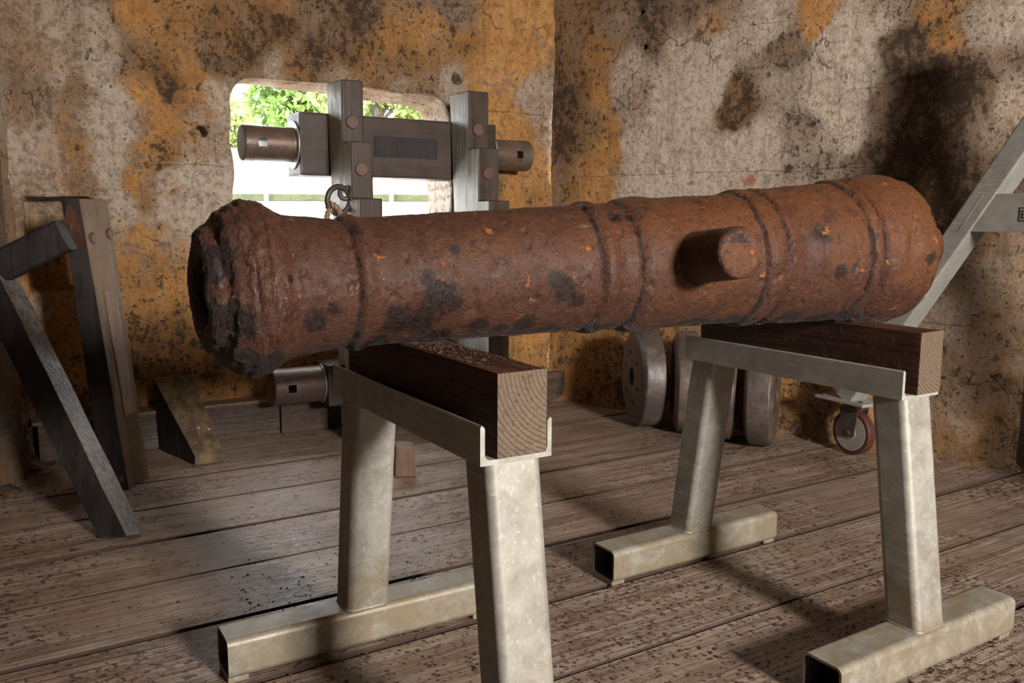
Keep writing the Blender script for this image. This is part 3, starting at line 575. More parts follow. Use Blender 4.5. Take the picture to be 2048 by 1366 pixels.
# ================================================================ OBJECTS
# ---------------------------------------------------------------- cannon
CY = radians(22.69); SL = 0.0389
cannon = thing('cannon', 'long heavily rusted cast-iron cannon barrel lying across the two trestles', 'cannon', (-0.18896, 1.69915, 0.89461), CY)
prof = [(-.20, .048), (-.30, .052), (-.39, .056), (-.403, .060), (-.410, .068), (-.414, .080), (-.414, .094), (-.411, .104), (-.404, .112), (-.394, .119), (-.384, .127), (-.374, .137), (-.364, .147), (-.355, .154), (-.346, .158), (-.336, .160), (-.322, .1605), (-.308, .157), (-.290, .149), (-.272, .139), (-.25, .1325), (-.215, .1285), (-.176, .1235), (-.160, .1222), (-.150, .1232), (-.143, .1275), (-.136, .1300), (-.128, .1300), (-.118, .1262), (-.108, .1232), (-.098, .1222), (-.045, .123),
        (.055, .1255), (.16, .128), (.27, .1295), (.340, .131), (.350, .1335), (.358, .1385), (.368, .1400), (.378, .1375), (.388, .1335), (.43, .1345), (.440, .1375), (.452, .1425), (.475, .146), (.5, .1462), (.516, .144), (.54, .142), (.64, .143), (.715, .1455), (.727, .148), (.738, .153), (.750, .1555), (.764, .1550), (.778, .1515), (.789, .1530), (.797, .156), (.81, .155), (.83, .153), (.87, .158), (.95, .1615), (1.0, .1635), (1.010, .168), (1.020, .1715), (1.030, .1690), (1.040, .1635), (1.048, .1630), (1.056, .168), (1.07, .174), (1.09, .1775), (1.105, .176), (1.120, .178), (1.135, .1815), (1.155, .1815), (1.166, .178), (1.185, .177), (1.198, .171), (1.206, .155), (1.214, .12), (1.228, .08), (1.245, .052), (1.262, .045), (1.278, .052), (1.295, .064), (1.318, .068), (1.338, .060), (1.352, .042), (1.360, .015)]
P = np.array(prof); seg = np.hypot(*np.diff(P, axis=0).T); cum = np.concatenate([[0], np.cumsum(seg)])
us = [0.0]
while us[-1] < cum[-1]:
    x = np.interp(us[-1], cum, P[:, 0]); us.append(us[-1] + (0.0026 if x < -0.24 else 0.0045))
us = np.array(us[:-1]); pt = np.interp(us, cum, P[:, 0]); pr = np.interp(us, cum, P[:, 1])
tx = np.gradient(pt); tr_ = np.gradient(pr); ln = np.hypot(tx, tr_) + 1e-9; nxn, nrn = -tr_ / ln, tx / ln
NA = 220; ph = np.linspace(0, 2 * pi, NA, endpoint=False)
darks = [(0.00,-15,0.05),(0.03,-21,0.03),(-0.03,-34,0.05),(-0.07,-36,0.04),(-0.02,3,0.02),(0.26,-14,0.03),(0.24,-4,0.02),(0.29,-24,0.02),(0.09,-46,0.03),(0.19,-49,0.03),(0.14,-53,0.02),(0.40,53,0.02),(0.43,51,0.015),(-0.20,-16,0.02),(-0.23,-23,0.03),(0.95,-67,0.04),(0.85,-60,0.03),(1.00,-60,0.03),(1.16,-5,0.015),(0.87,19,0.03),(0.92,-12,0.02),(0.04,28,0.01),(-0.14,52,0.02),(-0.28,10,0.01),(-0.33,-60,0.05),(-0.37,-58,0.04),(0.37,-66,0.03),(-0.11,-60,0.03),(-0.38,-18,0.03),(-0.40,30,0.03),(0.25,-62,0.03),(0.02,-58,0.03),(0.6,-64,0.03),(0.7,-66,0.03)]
ud = Vector((1, 0, SL)).normalized(); us_ = Vector((0, -1, 0)); uw = us_.cross(ud)
verts = np.zeros((len(us), NA, 3)); sp = np.zeros((len(us), NA), np.float32)
for i in range(len(us)):
    t, r = pt[i], pr[i]; mz = 1.0 / (1 + math.exp(min(50, (t + 0.285) / 0.012)))       # 1 at the muzzle crust
    bore = 1.0 if i < 60 and r < 0.07 else 0.0
    for j in range(NA):
        a = ph[j]; q = (t, r * cos(a), r * sin(a))
        f1 = noise.fractal((q[0] * 14, q[1] * 14, q[2] * 14), 1.0, 2.0, 5)
        d = 0.0017 * f1 + 0.0007 * noise.noise((q[0] * 70, q[1] * 70, q[2] * 70))
        if mz > 0.02:
            d += mz * (0.0055 * noise.fractal((q[0] * 40, q[1] * 17 + 7, q[2] * 17), 0.8, 2.1, 5) + 0.0032 * noise.noise((q[0] * 9, q[1] * 9, q[2] * 9 + 4)))
            w_ = t + 0.006 * noise.noise((q[1] * 12, q[2] * 12, 3))
            d -= mz * (0.0035 * math.exp(-((w_ + 0.391) / 0.0055) ** 2) + 0.006 * math.exp(-((w_ + 0.345) / 0.0042) ** 2) * (0.4 + abs(noise.noise((q[1] * 14, q[2] * 14, 8)))) + 0.004 * math.exp(-((w_ + 0.318) / 0.004) ** 2))
            d += mz * 0.004 * math.exp(-((w_ + 0.372) / 0.006) ** 2)
        # flaked edges beside the rings
        for tc in (-.15, .345, .432, .73, .785, 1.004, 1.044):
            e = t - tc - 0.003 * noise.noise((q[1] * 20, q[2] * 20, tc * 9))
            if abs(e) < 0.02: d -= 0.0062 * math.exp(-(e / 0.0042) ** 2) * (0.62 + noise.noise((q[1] * 25, q[2] * 25, tc)))
        pit = noise.noise((q[0] * 45, q[1] * 45, q[2] * 45))
        if pit > 0.34: d -= 0.0022 * (pit - 0.34) * 5
        kt = min(1.0, max(0.0, (0.25 - t) / 0.6)) * 0.13; sh = 0.010 * mz
        c = ud * (t + nxn[i] * d + kt * r * cos(a) + sh) + (us_ * cos(a) + uw * sin(a)) * max(0.004, r + nrn[i] * d)
        verts[i, j] = c
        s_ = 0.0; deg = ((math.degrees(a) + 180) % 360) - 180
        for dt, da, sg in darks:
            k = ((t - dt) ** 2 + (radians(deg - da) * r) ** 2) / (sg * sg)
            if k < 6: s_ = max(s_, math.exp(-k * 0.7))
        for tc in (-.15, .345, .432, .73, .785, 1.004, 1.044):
            s_ = max(s_, 0.80 * math.exp(-((t - tc - 0.003 * noise.noise((q[1] * 20, q[2] * 20, tc * 9))) / 0.0065) ** 2))  # ring grooves darkened, recess shade put into the colour
        s_ = s_ * 0.62 - 0.10 + (0.30 if (deg < -62 and deg > -130) else 0) + 0.12 * mz + (1.0 if (r < 0.070 and i < 120) else 0)  # bore blackened as painted deep shade; underside darker
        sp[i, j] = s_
nr = len(us); idx = np.arange(nr * NA).reshape(nr, NA)
f = np.stack([idx[:-1], np.roll(idx, -1, 1)[:-1], np.roll(idx, -1, 1)[1:], idx[1:]], -1).reshape(-1, 4)
me = bpy.data.meshes.new('barrel'); me.from_pydata(verts.reshape(-1, 3).tolist(), [], f.tolist()); me.update()
a_ = me.attributes.new('scale_and_shade', 'FLOAT', 'POINT'); a_.data.foreach_set('value', sp.ravel())
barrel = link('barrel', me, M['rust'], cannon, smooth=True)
def trunnion(sgn):
    ang = radians(7); d = (us_ * cos(ang) + uw * sin(ang)); d = Vector((d.x, d.y * sgn, d.z)); tt = 0.568 if sgn > 0 else 0.56
    c0 = ud * tt; a = d; b = ud; c = a.cross(b); n = 72; prf = [(0.10, .0555), (0.14, .0555), (0.155, .0535), (0.2, .0525), (0.25, .0515), (0.268, .051), (0.275, .0485), (0.2775, .043), (0.279, .036), (0.278, .024), (0.2795, .012), (0.279, 0.002)]
    pp = np.array(prf); L = np.concatenate([[0], np.cumsum(np.hypot(*np.diff(pp, axis=0).T))]); uu = np.arange(0, L[-1], 0.0035); A, B = np.interp(uu, L, pp[:, 0]), np.interp(uu, L, pp[:, 1])
    vs = []; at = []
    for s, r in zip(A, B):
        for j in range(n):
            th_ = 2 * pi * j / n; q = c0 + a * s + (b * cos(th_) + c * sin(th_)) * r; nn = noise.fractal(q * 32, 1.0, 2.0, 4)
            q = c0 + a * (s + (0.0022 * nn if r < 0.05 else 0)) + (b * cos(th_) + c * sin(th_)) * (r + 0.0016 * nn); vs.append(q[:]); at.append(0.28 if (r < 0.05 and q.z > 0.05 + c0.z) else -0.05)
    I = np.arange(len(A) * n).reshape(len(A), n); F = np.stack([I[:-1], np.roll(I, -1, 1)[:-1], np.roll(I, -1, 1)[1:], I[1:]], -1).reshape(-1, 4)
    m_ = bpy.data.meshes.new('trunnion'); m_.from_pydata(vs, [], F.tolist() + [I[-1].tolist()]); m_.update()
    x_ = m_.attributes.new('scale_and_shade', 'FLOAT', 'POINT'); x_.data.foreach_set('value', np.array(at, np.float32))
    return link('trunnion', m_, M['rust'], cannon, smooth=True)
trunnion(1); trunnion(-1)

# ---------------------------------------------------------------- steel trestles
def trestle(label, loc, rotz):
    t = thing('steel_trestle', label, 'trestle', loc, rotz, 'galvanised trestles under the cannon')
    for s in (-1, 1):
        u = s * 0.370
        fb = tube_square((u, -0.327, 0.0555), (u, 0.327, 0.0555), (1, 0, 0), (0, 0, 1), 0.100, 0.091, 0.016, 0.006)
        frombm('foot', fb, [M['galv'], M['inner']], t, angle=35)
        for v in (-1, 1):
            y0, y1 = (v * 0.327, v * 0.282)
            frombm('foot_pad', box(u - 0.042, u + 0.042, min(y0, y1), max(y0, y1), 0.0, 0.0115, 0.002), M['galv'], t)
        c0, c1 = s * 0.366, s * 0.292
        zt, zb_ = 0.6215, 0.097
        d = Vector((c1 - c0, 0, zt - zb_)).normalized(); ax = Vector((1, 0, 0))
        # leg cut level at both ends
        pr_ = rrect(0.089, 0.104, 0.017, 6)
        lb = sweep_profile(pr_, (c0, 0, zb_), (c1, 0, zt), (1, 0, 0), (0, 1, 0))
        frombm('leg', lb, M['galv'], t, angle=40)
        wp = rrect(0.097, 0.112, 0.02, 6); w2 = rrect(0.088, 0.103, 0.017, 6)
        frombm('weld', sweep_profile(wp, (c0, 0, 0.0985), (c0 - s * 0.0012, 0, 0.1065), (1, 0, 0), (0, 1, 0), w2), M['galv'], t, smooth=True)
    # channel: U section with rounded inner corners
    w, h, th_, r = 0.1355, 0.066, 0.0085, 0.010; P_ = [(-w / 2, 0), (w / 2, 0), (w / 2, h - 0.003), (w / 2 - 0.002, h), (w / 2 - th_ + 0.004, h), (w / 2 - th_, h - 0.005)]
    for k in range(6): a = radians(0 - 90 * k / 5); P_.append((w / 2 - th_ - r + r * cos(a), th_ + r + r * sin(a)))
    for k in range(6): a = radians(-90 - 90 * k / 5); P_.append((-w / 2 + th_ + r + r * cos(a), th_ + r + r * sin(a)))
    P_ += [(-w / 2 + th_, h - 0.005), (-w / 2 + th_ - 0.004, h), (-w / 2 + 0.002, h), (-w / 2, h - 0.003)]
    frombm('channel', sweep_profile(P_, (-0.3405, 0, 0.620), (0.3405, 0, 0.620), (0, 1, 0), (0, 0, 1)), M['galv_clean'], t)
    return t
RP, LP = (0.73182, 2.19127, 0.0), (-0.16747, 1.66355, 0.0); RA, LA = -1.01171, -1.0276
tl = trestle('galvanised steel trestle nearer the camera, under the muzzle half of the cannon', LP, LA)
tr2 = dup(tl, RP, RA, 'galvanised steel trestle farther right, under the breech end of the cannon')
def beam(label, loc, rotz, v0, v1, u0, u1, notch=None):
    t = thing('timber_beam', label, 'beam', loc, rotz, 'dark timber beams in the trestle channels')
    bm = box(u0, u1, v0, v1, 0.6285, 0.770, 0.004, 2)
    bmesh.ops.subdivide_edges(bm, edges=[e for e in bm.edges if e.calc_length() > 0.3], cuts=40, use_grid_fill=True)
    for v in bm.verts:
        if v.co.z > 0.74: v.co.z += 0.0018 * noise.noise((v.co.x * 12, v.co.y * 20, 3)) - 0.001
        if notch and v.co.z > 0.74 and abs(v.co.x - notch) < 0.045: v.co.z -= 0.008 * (1 - abs(v.co.x - notch) / 0.045)
    frombm('beam_body', bm, M['beam'], t, angle=30); return t
beam('thick dark timber beam with sawn end grain, in the near trestle channel', LP, LA, -0.038, 0.057, -0.322, 0.343)
beam('dark timber beam in the far right trestle channel, under the breech', RP, RA, -0.026, 0.058, -0.325, 0.350, -0.02)

# ---------------------------------------------------------------- upright gun carriage against the gun port
car = thing('gun_carriage', 'brown timber gun carriage standing on end before the gun port, wheels off', 'gun carriage', wl(1.7, 3.7), A31)
def cheek(T0, T1, label=None):
    # (n offset from 3.7, z) outline; room side is -n
    o = [(0.10, 0.0), (-0.20, 0.0), (-0.20, 1.095), (-0.10, 1.095), (-0.10, 1.338), (0.0, 1.338), (0.0, 1.607), (0.195, 1.607), (0.165, 1.2), (0.12, 0.5)]
    bm = bmesh.new(); A = [bm.verts.new((T0 - 1.7, a, b)) for a, b in o]; B = [bm.verts.new((T1 - 1.7, a, b)) for a, b in o]; n = len(o)
    for i in range(n): bm.faces.new((A[i], A[(i + 1) % n], B[(i + 1) % n], B[i]))
    bm.faces.new(A[::-1]); bm.faces.new(B); bmesh.ops.recalc_face_normals(bm, faces=bm.faces[:])
    bmesh.ops.bevel(bm, geom=bm.edges[:], offset=0.007, segments=3, affect='EDGES', profile=0.5)
    for f_ in bm.faces:
        f_.material_index = 1 if (f_.normal.x < -0.9) else 0
    ob = frombm('cheek', bm, [M['cart'], M['cart_side']], car, angle=30)
    c = (T0 + T1) / 2 - 1.7
    for y_, z_ in ((-0.0, 1.428), (-0.1, 1.22)):
        frombm('bolt_head', cyl((c - 0.004, y_ + 0.004, z_), (c - 0.004, y_ - 0.009, z_), 0.029, 28, bevel=0.004), M['rustbolt'], ob)
    return ob
cheek(1.356, 1.456); cheek(1.978, 2.088)
for zc, nm in ((1.341, 1.341), (0.258, 0.258)):
    hi = zc > 1; yb = 0.185 if hi else 0.03; hb = 0.140 if hi else 0.095; xl = 1.225 if hi else 1.275
    xr = 2.235 if hi else 2.09
    bed = frombm('axle_bed', box(xl - 1.7, xr - 1.7, yb, yb + 0.19, zc - hb, zc + hb, 0.010), M['cart_cross'], car)
    if hi:
        frombm('sunk_panel', box(1.575 - 1.7, 1.905 - 1.7, yb - 0.002, yb + 0.01, zc - 0.045, zc + 0.052, 0.002), M['dark'], bed, label='dark sunk panel in the axle bed')
    for s in ((-1, 1) if hi else (-1,)):
        x_in = xl - 1.7 if s < 0 else 2.235 - 1.7; x_out = x_in + s * (0.235 if s < 0 else 0.245); yc = yb + 0.10
        frombm('washer', cyl((x_in + s * 0.001, yc, zc), (x_in + s * 0.007, yc, zc), 0.108 if hi else 0.09, 48, bevel=0.002), M['bright'], car, label='pale worn washer plate')
        ra = 0.078 if hi else 0.083
        arm = cyl((x_in, yc, zc), (x_out, yc, zc), ra, 56, bevel=0.006)
        arm = boolean(arm, box(x_in + s * 0.158 - 0.018, x_in + s * 0.158 + 0.018, yc - 0.2, yc + 0.2, zc + (-0.018), zc + 0.018))
        am = frombm('axle_arm', arm, M['ironrust'], car, angle=35)
        xa, xb = sorted((x_out - s * 0.052, x_out - s * 0.004))
        frombm('end_hoop', join(cyl((xa, yc, zc), (xb, yc, zc), ra + 0.0015, 56, bevel=0.002)), M['ironrust'], am)
# ring bolt on the outer face of the near-left cheek
ry, rz = -0.055, 1.118
def torus(c, R, r, axis, n=40, m=12, arc=2 * pi):
    bm = bmesh.new(); axis = Vector(axis).normalized(); a = axis.orthogonal().normalized(); b = axis.cross(a); V = []
    for i in range(n):
        t_ = arc * i / n; d = a * cos(t_) + b * sin(t_); V.append([bm.verts.new(Vector(c) + d * (R + r * cos(2 * pi * j / m)) + axis * r * sin(2 * pi * j / m)) for j in range(m)])
    for i in range(n):
        for j in range(m): bm.faces.new((V[i][j], V[(i + 1) % n][j], V[(i + 1) % n][(j + 1) % m], V[i][(j + 1) % m]))
    return bm
rb = frombm('ring_bolt', join(torus((1.356 - 1.7 - 0.014, ry, rz + 0.0), 0.024, 0.010, (0.15, 1, 0.1)), cyl((1.356 - 1.7 - 0.006, ry, rz), (1.356 - 1.7 + 0.03, ry, rz), 0.010, 14), cyl((1.356 - 1.7 - 0.003, ry, rz), (1.356 - 1.7 + 0.006, ry, rz), 0.036, 28, bevel=0.002)), M['iron'], car, smooth=True)
frombm('iron_ring', torus((1.356 - 1.7 - 0.048, ry - 0.012, rz - 0.030), 0.057, 0.0125, (-0.25, 1, 0.05)), M['iron'], rb, smooth=True)
# hemp rope looped through the ring
def rope(name, pts, r, mat, parent=None, strands=3, pitch=0.05, sub=14):
    cu = [Vector(p) for p in pts]; dense = []
    for i in range(len(cu) - 1):
        p0, p1, p2, p3 = cu[max(i - 1, 0)], cu[i], cu[i + 1], cu[min(i + 2, len(cu) - 1)]
        for k in range(sub):
            t_ = k / sub; dense.append(0.5 * ((2 * p1) + (-p0 + p2) * t_ + (2 * p0 - 5 * p1 + 4 * p2 - p3) * t_ ** 2 + (-p0 + 3 * p1 - 3 * p2 + p3) * t_ ** 3))
    dense.append(cu[-1]); bm = bmesh.new()
    for s in range(strands):
        L = 0; prev = None; ringp = None
        for i, p in enumerate(dense):
            tg = (dense[min(i + 1, len(dense) - 1)] - dense[max(i - 1, 0)]).normalized(); up = Vector((0.3, 0.9, 0.2)); a = tg.cross(up).normalized(); b = tg.cross(a)
            if i: L += (p - dense[i - 1]).length
            th_ = 2 * pi * (s / strands + L / pitch); c = p + (a * cos(th_) + b * sin(th_)) * r * 0.5
            ring = [bm.verts.new(c + (a * cos(2 * pi * j / 7) + b * sin(2 * pi * j / 7)) * r * 0.58) for j in range(7)]
            if ringp: [bm.faces.new((ringp[j], ringp[(j + 1) % 7], ring[(j + 1) % 7], ring[j])) for j in range(7)]
            ringp = ring
    return frombm(name, bm, mat, parent, smooth=True)
ro = rope('rope', [wl(1.262, 3.61, 1.052), wl(1.248, 3.61, 1.02), wl(1.252, 3.61, 0.985), wl(1.285, 3.61, 0.95), wl(1.325, 3.60, 0.925), wl(1.348, 3.59, 0.89), wl(1.352, 3.59, 0.93), wl(1.335, 3.60, 0.975), wl(1.312, 3.61, 1.015), wl(1.292, 3.61, 1.055), wl(1.270, 3.63, 1.07), wl(1.262, 3.645, 1.05)], 0.013, M['rope'])
ro['label'] = 'short loop of brown hemp rope hanging through the iron ring of the carriage'; ro['category'] = 'rope'

# ---------------------------------------------------------------- carriage wheels on the floor
def truck(x, y, yaw, label, r=0.242, th_=0.128):
    t = thing('carriage_wheel', label, 'wheel', (x, y, 0), yaw, 'solid carriage wheels stood on edge by the right wall')
    pr_ = [(-th_ / 2, 0.046), (-th_ / 2, 0.052), (-th_ / 2, r - 0.040), (-th_ / 2 + 0.004, r - 0.030), (-th_ / 2 + 0.013, r - 0.010), (-th_ / 2 + 0.022, r), (th_ / 2 - 0.022, r), (th_ / 2 - 0.013, r - 0.010), (th_ / 2 - 0.004, r - 0.030), (th_ / 2, r - 0.040), (th_ / 2, 0.052), (th_ / 2, 0.046)]
    bm = bmesh.new(); n = 72; V = [[bm.verts.new((a, b * cos(2 * pi * j / n), r + 0.001 + b * sin(2 * pi * j / n))) for j in range(n)] for a, b in pr_]
    for i in range(len(pr_)):
        A, B = V[i], V[(i + 1) % len(pr_)]
        for j in range(n): bm.faces.new((A[j], A[(j + 1) % n], B[(j + 1) % n], B[j]))
    for v in bm.verts: v.co += Vector((0.0016 * noise.noise(v.co * 14), 0, 0))
    w = frombm('wheel_disc', bm, M['truck'], t, angle=50)
    for j in range(6):
        a = 2 * pi * (j + 0.3) / 6
        for s in (-1, 1): frombm('bolt', cyl((s * (th_ / 2 - 0.004), 0.125 * cos(a), r + 0.125 * sin(a)), (s * (th_ / 2 + 0.003), 0.125 * cos(a), r + 0.125 * sin(a)), 0.009, 14), M['black'], w)
    return t
truck(0.655, 4.225, radians(6), 'solid brown carriage wheel leftmost of the row, its bored face to the left')
truck(0.838, 4.105, radians(-7), 'second solid carriage wheel of the row, just left of the far trestle leg')
truck(0.978, 3.963, radians(-14), 'third solid carriage wheel, mostly hidden behind the far trestle leg', 0.238)
truck(1.134, 3.853, radians(-21), 'rightmost solid carriage wheel of the row, right of the far trestle leg', 0.234)

# ---------------------------------------------------------------- timbers on the left
P0, X, Y, Z = Vector((-1.433, 3.143, 0.0)), Vector((0.077, 0.997, 0.0)), Vector((-0.991, 0.077, 0)), Vector((-0.108, 0.0, 0.994))
post = thing('upright_timber', 'tall upright olive-brown timber, left side coloured dark as in shade, rusty iron plate near the top', 'timber', P0, 0)
def hx(w0, w1, d0, d1, L, X=X, Y=Y, Z=Z, o=Vector((0, 0, 0))):
    X, Y, Z = Vector(X), Vector(Y), Vector(Z); c = [o, o + X * w0, o + X * w0 + Y * d0, o + Y * d0]; t_ = o + Z * L
    return c + [t_, t_ + X * w1, t_ + X * w1 + Y * d1, t_ + Y * d1]
XC = X * 0.155
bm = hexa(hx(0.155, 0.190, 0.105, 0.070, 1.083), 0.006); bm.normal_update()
for f_ in bm.faces: f_.material_index = 1 if f_.normal.dot(X) < -0.6 else 0  # near side coloured dark, its shade put into the material
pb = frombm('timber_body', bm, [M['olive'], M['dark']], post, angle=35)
def onpost(s, h): return Z * h + X * s          # on the lit face
def plate(name, s0, s1, h0, h1, d, mat, parent, t0=None):
    o = onpost(0, 0) - Y * d
    pts = [o + Z * h0 + X * s0, o + Z * h0 + X * s1, o + Z * h0 + X * s1 + Y * (d + 0.002), o + Z * h0 + X * s0 + Y * (d + 0.002)]
    pts += [o + Z * h1 + X * s0, o + Z * h1 + X * s1, o + Z * h1 + X * s1 + Y * (d + 0.002), o + Z * h1 + X * s0 + Y * (d + 0.002)]
    return frombm(name, hexa(pts, 0.001), mat, parent)
plate('inlay', 0.055, 0.138, 0.27, 0.745, 0.003, M['redwood'], pb).__setitem__('label', 'long reddish bare-wood inlay in the lit face')
for s, h in ((0.048, 0.94), (0.165, 0.955)):
    c = onpost(s, h); frombm('bolt_head', cyl(c + Y * 0.004, c - Y * 0.006, 0.021, 24, bevel=0.003), M['rustbolt'], pb)
# rusty plate wrapping the near (dark) side
nrm_ = -X; pc = Z * 0.985 + Y * 0.055
def flat_plate(name, outline, th_, mat, parent):
    bm = bmesh.new(); A = [bm.verts.new(p + nrm_ * 0.0005) for p in outline]; B = [bm.verts.new(p + nrm_ * th_) for p in outline]; n = len(outline)
    for i in range(n): bm.faces.new((A[i], A[(i + 1) % n], B[(i + 1) % n], B[i]))
    bm.faces.new(A[::-1]); bm.faces.new(B); return frombm(name, bm, mat, parent)
ol = [Z * z_ + Y * y_ for y_, z_ in ((0.025, 1.045), (0.012, 0.99), (0.014, 0.93), (0.035, 0.90), (0.065, 0.91), (0.10, 0.955), (0.118, 0.965), (0.112, 0.985), (0.085, 0.995), (0.062, 1.02), (0.052, 1.05), (0.038, 1.062))]
fp = flat_plate('iron_plate', ol, 0.006, M['rustbolt'], pb); fp['label'] = 'rust-brown shaped iron plate'
c = Z * 0.978 + Y * 0.055 + nrm_ * 0.006; frombm('rivet', cyl(c, c + nrm_ * 0.006, 0.014, 18, bevel=0.003), M['iron'], fp)
c = Z * 0.085 + Y * 0.04; frombm('peg_hole', cyl(c, c + nrm_ * 0.0015, 0.016, 20), M['black'], pb)
c = Z * 0.04 + Y * 0.03; frombm('bolt_head', cyl(c, c + nrm_ * 0.006, 0.017, 20, bevel=0.003), M['rustbolt'], pb)

bP, bX, bY, bZ = Vector((-1.206, 2.61, 0.0)), Vector((.306, .921, -.242)), Vector((-.781, .097, -.617)), Vector((-.544, .378, .749))
lean = thing('leaning_timber', 'long dark weathered timber leaning to the left wall, coloured paler as lit along its right face', 'timber', bP, 0)
low = min(0, (bX * 0.079).z, (bY * 0.095).z, (bX * .079 + bY * .095).z)
o_ = Vector((0, 0, 0.02))
pts = hx(0.079, 0.088, 0.095, 0.108, 1.11, bX, bY, bZ, o_)
pts[3] = pts[3] - bZ * (min(0, pts[3].z - 0.001) / bZ.z); pts[2] = pts[2] - bZ * (min(0, pts[2].z - 0.001) / bZ.z)
bm = hexa(pts, 0.006); bm.normal_update()
for f_ in bm.faces: f_.material_index = 1 if f_.normal.dot(-bY) > 0.6 else 0  # right face coloured paler, its light put into the material
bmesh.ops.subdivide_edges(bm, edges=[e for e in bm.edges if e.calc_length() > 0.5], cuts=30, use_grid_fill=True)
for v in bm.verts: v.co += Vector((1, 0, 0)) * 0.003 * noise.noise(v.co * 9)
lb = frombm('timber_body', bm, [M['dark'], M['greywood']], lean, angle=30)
# cross block pinned square to the leaning timber
q0, q1 = Vector((-1.775, 3.045, 0.845)) - bP, Vector((-1.565, 3.045, 0.945)) - bP; dr = (q1 - q0).normalized(); upv = Vector((-0.35, 0, 0.94)).normalized(); bk = Vector((0, 1, 0))
ax_up = dr.cross(bk).normalized(); ax_up = ax_up if ax_up.z > 0 else -ax_up
prB = rrect(0.060, 0.112, 0.018, 5)
cbm = sweep_profile(prB, q0 - dr * 0.02, q1 + dr * 0.01, bk, ax_up)
cb_ = frombm('cross_block', cbm, M['dark'], lean, angle=35)

# wedge (quoin) resting against the curb
wd = thing('timber_wedge', 'flat olive-brown timber wedge standing against the curb, left of the carriage', 'wedge', wl(0.67, 3.8), A31)
wp_ = [(0.668 - .67, -.155, 0), (0.783 - .67, -.160, 0), (0.755 - .67, .185, 0), (0.588 - .67, .185, 0), (0.672 - .67, -.152, 0.036), (0.786 - .67, -.157, 0.036), (0.735 - .67, .185, 0.322), (0.575 - .67, .185, 0.322)]
bm = hexa(wp_, 0.005); bm.normal_update()
for f_ in bm.faces: f_.material_index = 1 if f_.normal.x < -0.7 else 0  # left side takes the dark colour of a shaded face
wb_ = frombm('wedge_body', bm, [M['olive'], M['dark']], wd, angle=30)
for x_, f_ in ((0.695, 0.33), (0.735, 0.30)):
    yy = -.155 + .34 * f_; zz = 0.036 + 0.286 * f_ + 0.001
    frombm('plug', cyl((x_ - .655, yy, zz - 0.004), (x_ - .655, yy, zz + 0.0022), 0.0065, 14), M['chip'], wb_, label='pale peg end')

# short block behind the near trestle
p_ = Vector((-0.425, 3.36, 0)); sb = frombm('wood_block', hexa([(-0.042, -0.04, 0), (0.042, -0.04, 0), (0.042, 0.06, 0), (-0.042, 0.06, 0), (-0.038, -0.035, 0.125), (0.036, -0.035, 0.118), (0.036, 0.055, 0.118), (-0.038, 0.055, 0.125)], 0.004), M['redwood'])
sb.location = p_; sb.rotation_euler = (0, 0, radians(12)); sb['label'] = 'small reddish wood block on the floor behind the near trestle'; sb['category'] = 'block'

# ---------------------------------------------------------------- lifting gantry on castors, right
GA = radians(-62); gan = thing('lifting_gantry', 'grey galvanised steel A-frame on castors by the right wall', 'gantry', (1.49, 3.69, 0), GA)
s0, z0, s1, z1 = 0.205, 0.60, 0.650, 1.27       # leg centre line
sl_ = (z1 - z0) / (s1 - s0); L_s = lambda z_: s0 + (z_ - z0) / sl_
apex = 0.90
d = Vector((1, 0, sl_)).normalized(); nn = Vector((-d.z, 0, d.x))
for m_ in (0, 1):
    mir = lambda x: x if m_ == 0 else 2 * apex - x
    a = Vector((mir(L_s(0.245)), 0, 0.245)); b = Vector((mir(apex - 0.02), 0, z0 + (apex - 0.02 - s0) * sl_)); dd = (b - a).normalized(); n2 = Vector((-dd.z, 0, dd.x))
    frombm('gantry_leg', sweep_profile(rrect(0.085, 0.10, 0.008, 4), a, b, n2, (0, 1, 0)), M['galv_clean'], gan, angle=40)
    cx = mir(-0.03); sg = 1 if m_ == 0 else -1
    frombm('base_plate', box(cx - 0.13, cx + 0.13, -0.075, 0.075, 0.232, 0.245, 0.003), M['galv_clean'], gan)
    for bx_ in (-0.10, 0.10):
        for by_ in (-0.05, 0.05): frombm('plate_bolt', cyl((cx + bx_, by_, 0.212), (cx + bx_, by_, 0.253), 0.009, 6), M['iron'], gan)
    wx = cx + 0.03
    cs = frombm('castor_fork', join(cyl((wx, 0, 0.205), (wx, 0, 0.232), 0.05, 28), *[hexa([(wx - 0.028, y_ - 0.003, 0.085), (wx + 0.028, y_ - 0.003, 0.085), (wx + 0.028, y_ + 0.003, 0.085), (wx - 0.028, y_ + 0.003, 0.085), (wx - 0.055, y_ - 0.003, 0.212), (wx + 0.045, y_ - 0.003, 0.212), (wx + 0.045, y_ + 0.003, 0.212), (wx - 0.055, y_ + 0.003, 0.212)], 0.002) for y_ in (-0.032, 0.032)]), M['iron'], gan)
    frombm('castor_tyre', cyl((wx, -0.022, 0.100), (wx, 0.022, 0.100), 0.0995, 44, bevel=0.008), M['rubber'], cs)
    frombm('castor_rim', join(cyl((wx, -0.0235, 0.100), (wx, 0.0235, 0.100), 0.080, 40), cyl((wx, -0.026, 0.1), (wx, 0.026, 0.1), 0.03, 24)), M['galv_clean'], cs)
    frombm('axle_nut', cyl((wx, -0.045, 0.100), (wx, 0.045, 0.100), 0.013, 6), M['rustbolt'], cs)
cl, cr_ = L_s(1.04) + 0.02, 2 * apex - L_s(1.04) - 0.02
zb0, zt0 = 0.972, 1.108
xb_, xt_ = L_s(zb0) + 0.01, L_s(zt0) + 0.01
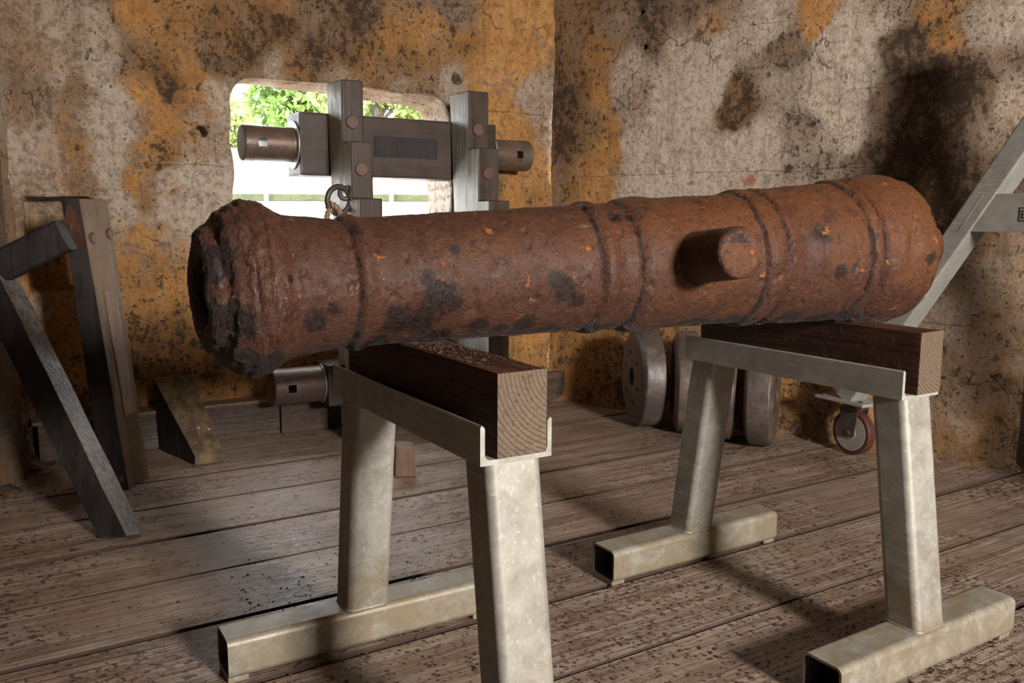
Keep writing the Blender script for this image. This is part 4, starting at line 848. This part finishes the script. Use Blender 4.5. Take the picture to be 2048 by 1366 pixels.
cbar = frombm('crossbar', hexa([(xb_, -0.044, zb0), (2 * apex - xb_, -0.044, zb0), (2 * apex - xb_, 0.044, zb0), (xb_, 0.044, zb0), (xt_, -0.044, zt0), (2 * apex - xt_, -0.044, zt0), (2 * apex - xt_, 0.044, zt0), (xt_, 0.044, zt0)], 0.004), M['galv_clean'], gan)
# printed box mark on the crossbar
mk = []
mx, mz, mw, mh, lt = xt_ + 0.128, 1.035, 0.060, 0.048, 0.0035
for (x0_, x1_, z0_, z1_) in ((0, mw, 0, lt), (0, mw, mh - lt, mh), (0, lt, 0, mh), (mw - lt, mw, 0, mh), (0.010, 0.014, 0.010, 0.038), (0.010, 0.026, 0.010, 0.0135), (0.010, 0.026, 0.0345, 0.038), (0.010, 0.022, 0.022, 0.0255)):
    mk.append(box(mx + x0_, mx + x1_, -0.0452, -0.0438, mz - mh / 2 + z0_, mz - mh / 2 + z1_))
frombm('printed_mark', join(*mk), M['black'], cbar)
frombm('weld_bead', sweep_profile(rrect(0.010, 0.010, 0.004, 3), (xb_ - 0.006, -0.046, zb0), (xt_ - 0.006, -0.046, zt0), (0, 1, 0), (1, 0, 0)), M['galv_clean'], cbar, smooth=True)
frombm('apex_plate', box(apex - 0.11, apex + 0.11, -0.055, 0.055, z0 + (apex - 0.05 - s0) * sl_, z0 + (apex - 0.05 - s0) * sl_ + 0.14, 0.004), M['galv_clean'], gan)

# ---------------------------------------------------------------- loose rust crumbs and grit on the floor and beams
def crumbs(name, label, pts, smin, smax, mat, seed):
    rnd = random.Random(seed); vs = []; fs = []
    for (x, y, z) in pts:
        s = rnd.uniform(smin, smax) * rnd.choice((0.6, 1, 1, 1.6)); k = len(vs); a0 = rnd.uniform(0, 6.28)
        n = 5
        for j in range(n):
            a = a0 + 2 * pi * j / n; r_ = s * rnd.uniform(0.6, 1.3); vs.append((x + r_ * cos(a), y + r_ * sin(a), z))
        vs.append((x + s * rnd.uniform(-.2, .2), y, z + s * rnd.uniform(0.35, 0.8)))
        fs += [(k + j, k + (j + 1) % n, k + n) for j in range(n)]
    me = bpy.data.meshes.new(name); me.from_pydata(vs, [], fs); me.update()
    o = link(name, me, mat, kind='stuff'); o['label'] = label; o['category'] = 'debris'; return o
rnd = random.Random(3); pts = []
for _ in range(9000):
    t_ = rnd.uniform(-0.3, 1.7); w = rnd.gauss(0.1, 0.5); p = Vector((-0.19, 1.70, 0)) + Vector((0.922, 0.386, 0)) * t_ + Vector((0.386, -0.922, 0)) * w
    pts.append((p.x, p.y, 0.0))
for _ in range(900):
    pts.append((rnd.uniform(-1.6, 0.6), rnd.uniform(1.9, 3.2), 0.0))
for _ in range(500):        # along the left wall foot
    s = rnd.random(); pts.append((-1.93 + 0.10 * s + abs(rnd.gauss(0, 0.06)), 3.5 - 0.45 * s - abs(rnd.gauss(0, 0.03)), 0.0))
beampts = []
for _ in range(700):
    a_ = LA; u_ = rnd.uniform(-0.02, 0.34); v_ = rnd.uniform(-0.034, 0.053)
    if rnd.random() < max(0.1, 1 - u_ / 0.3): beampts.append((LP[0] + u_ * cos(a_) - v_ * sin(a_), LP[1] + u_ * sin(a_) + v_ * cos(a_), 0.7705))
def clear(p):   # keep the joints between boards free
    return 0.012 < ((Vector(p).dot(nF) - off0) % W0) < W0 - 0.008
crumbs('rust_crumbs', 'dark rust flakes scattered over floor boards and near beam below the cannon', [p for p in pts if clear(p) and p[0] > -1.86 and p[1] < 3.42 and wl(0, 0).x == 0 and Vector(p).dot(Vector((0.6127, 0.7903, 0))) < 4.0] + beampts, 0.0012, 0.0038, M['crumb'], 5)
# pale splinter between breech and beam
ch = frombm('wood_splinter', hexa([(-0.012, -0.006, 0), (0.012, -0.006, 0), (0.010, 0.01, 0), (-0.010, 0.01, 0), (-0.014, -0.007, 0.010), (0.014, -0.007, 0.011), (0.012, 0.01, 0.011), (-0.012, 0.01, 0.010)], 0.001), M['chip'])
ch.location = (0.767, 2.072, 0.768); ch.rotation_euler = (0, 0, RA); ch['label'] = 'tiny pale wood splinter on the far beam under the breech'; ch['category'] = 'splinter'
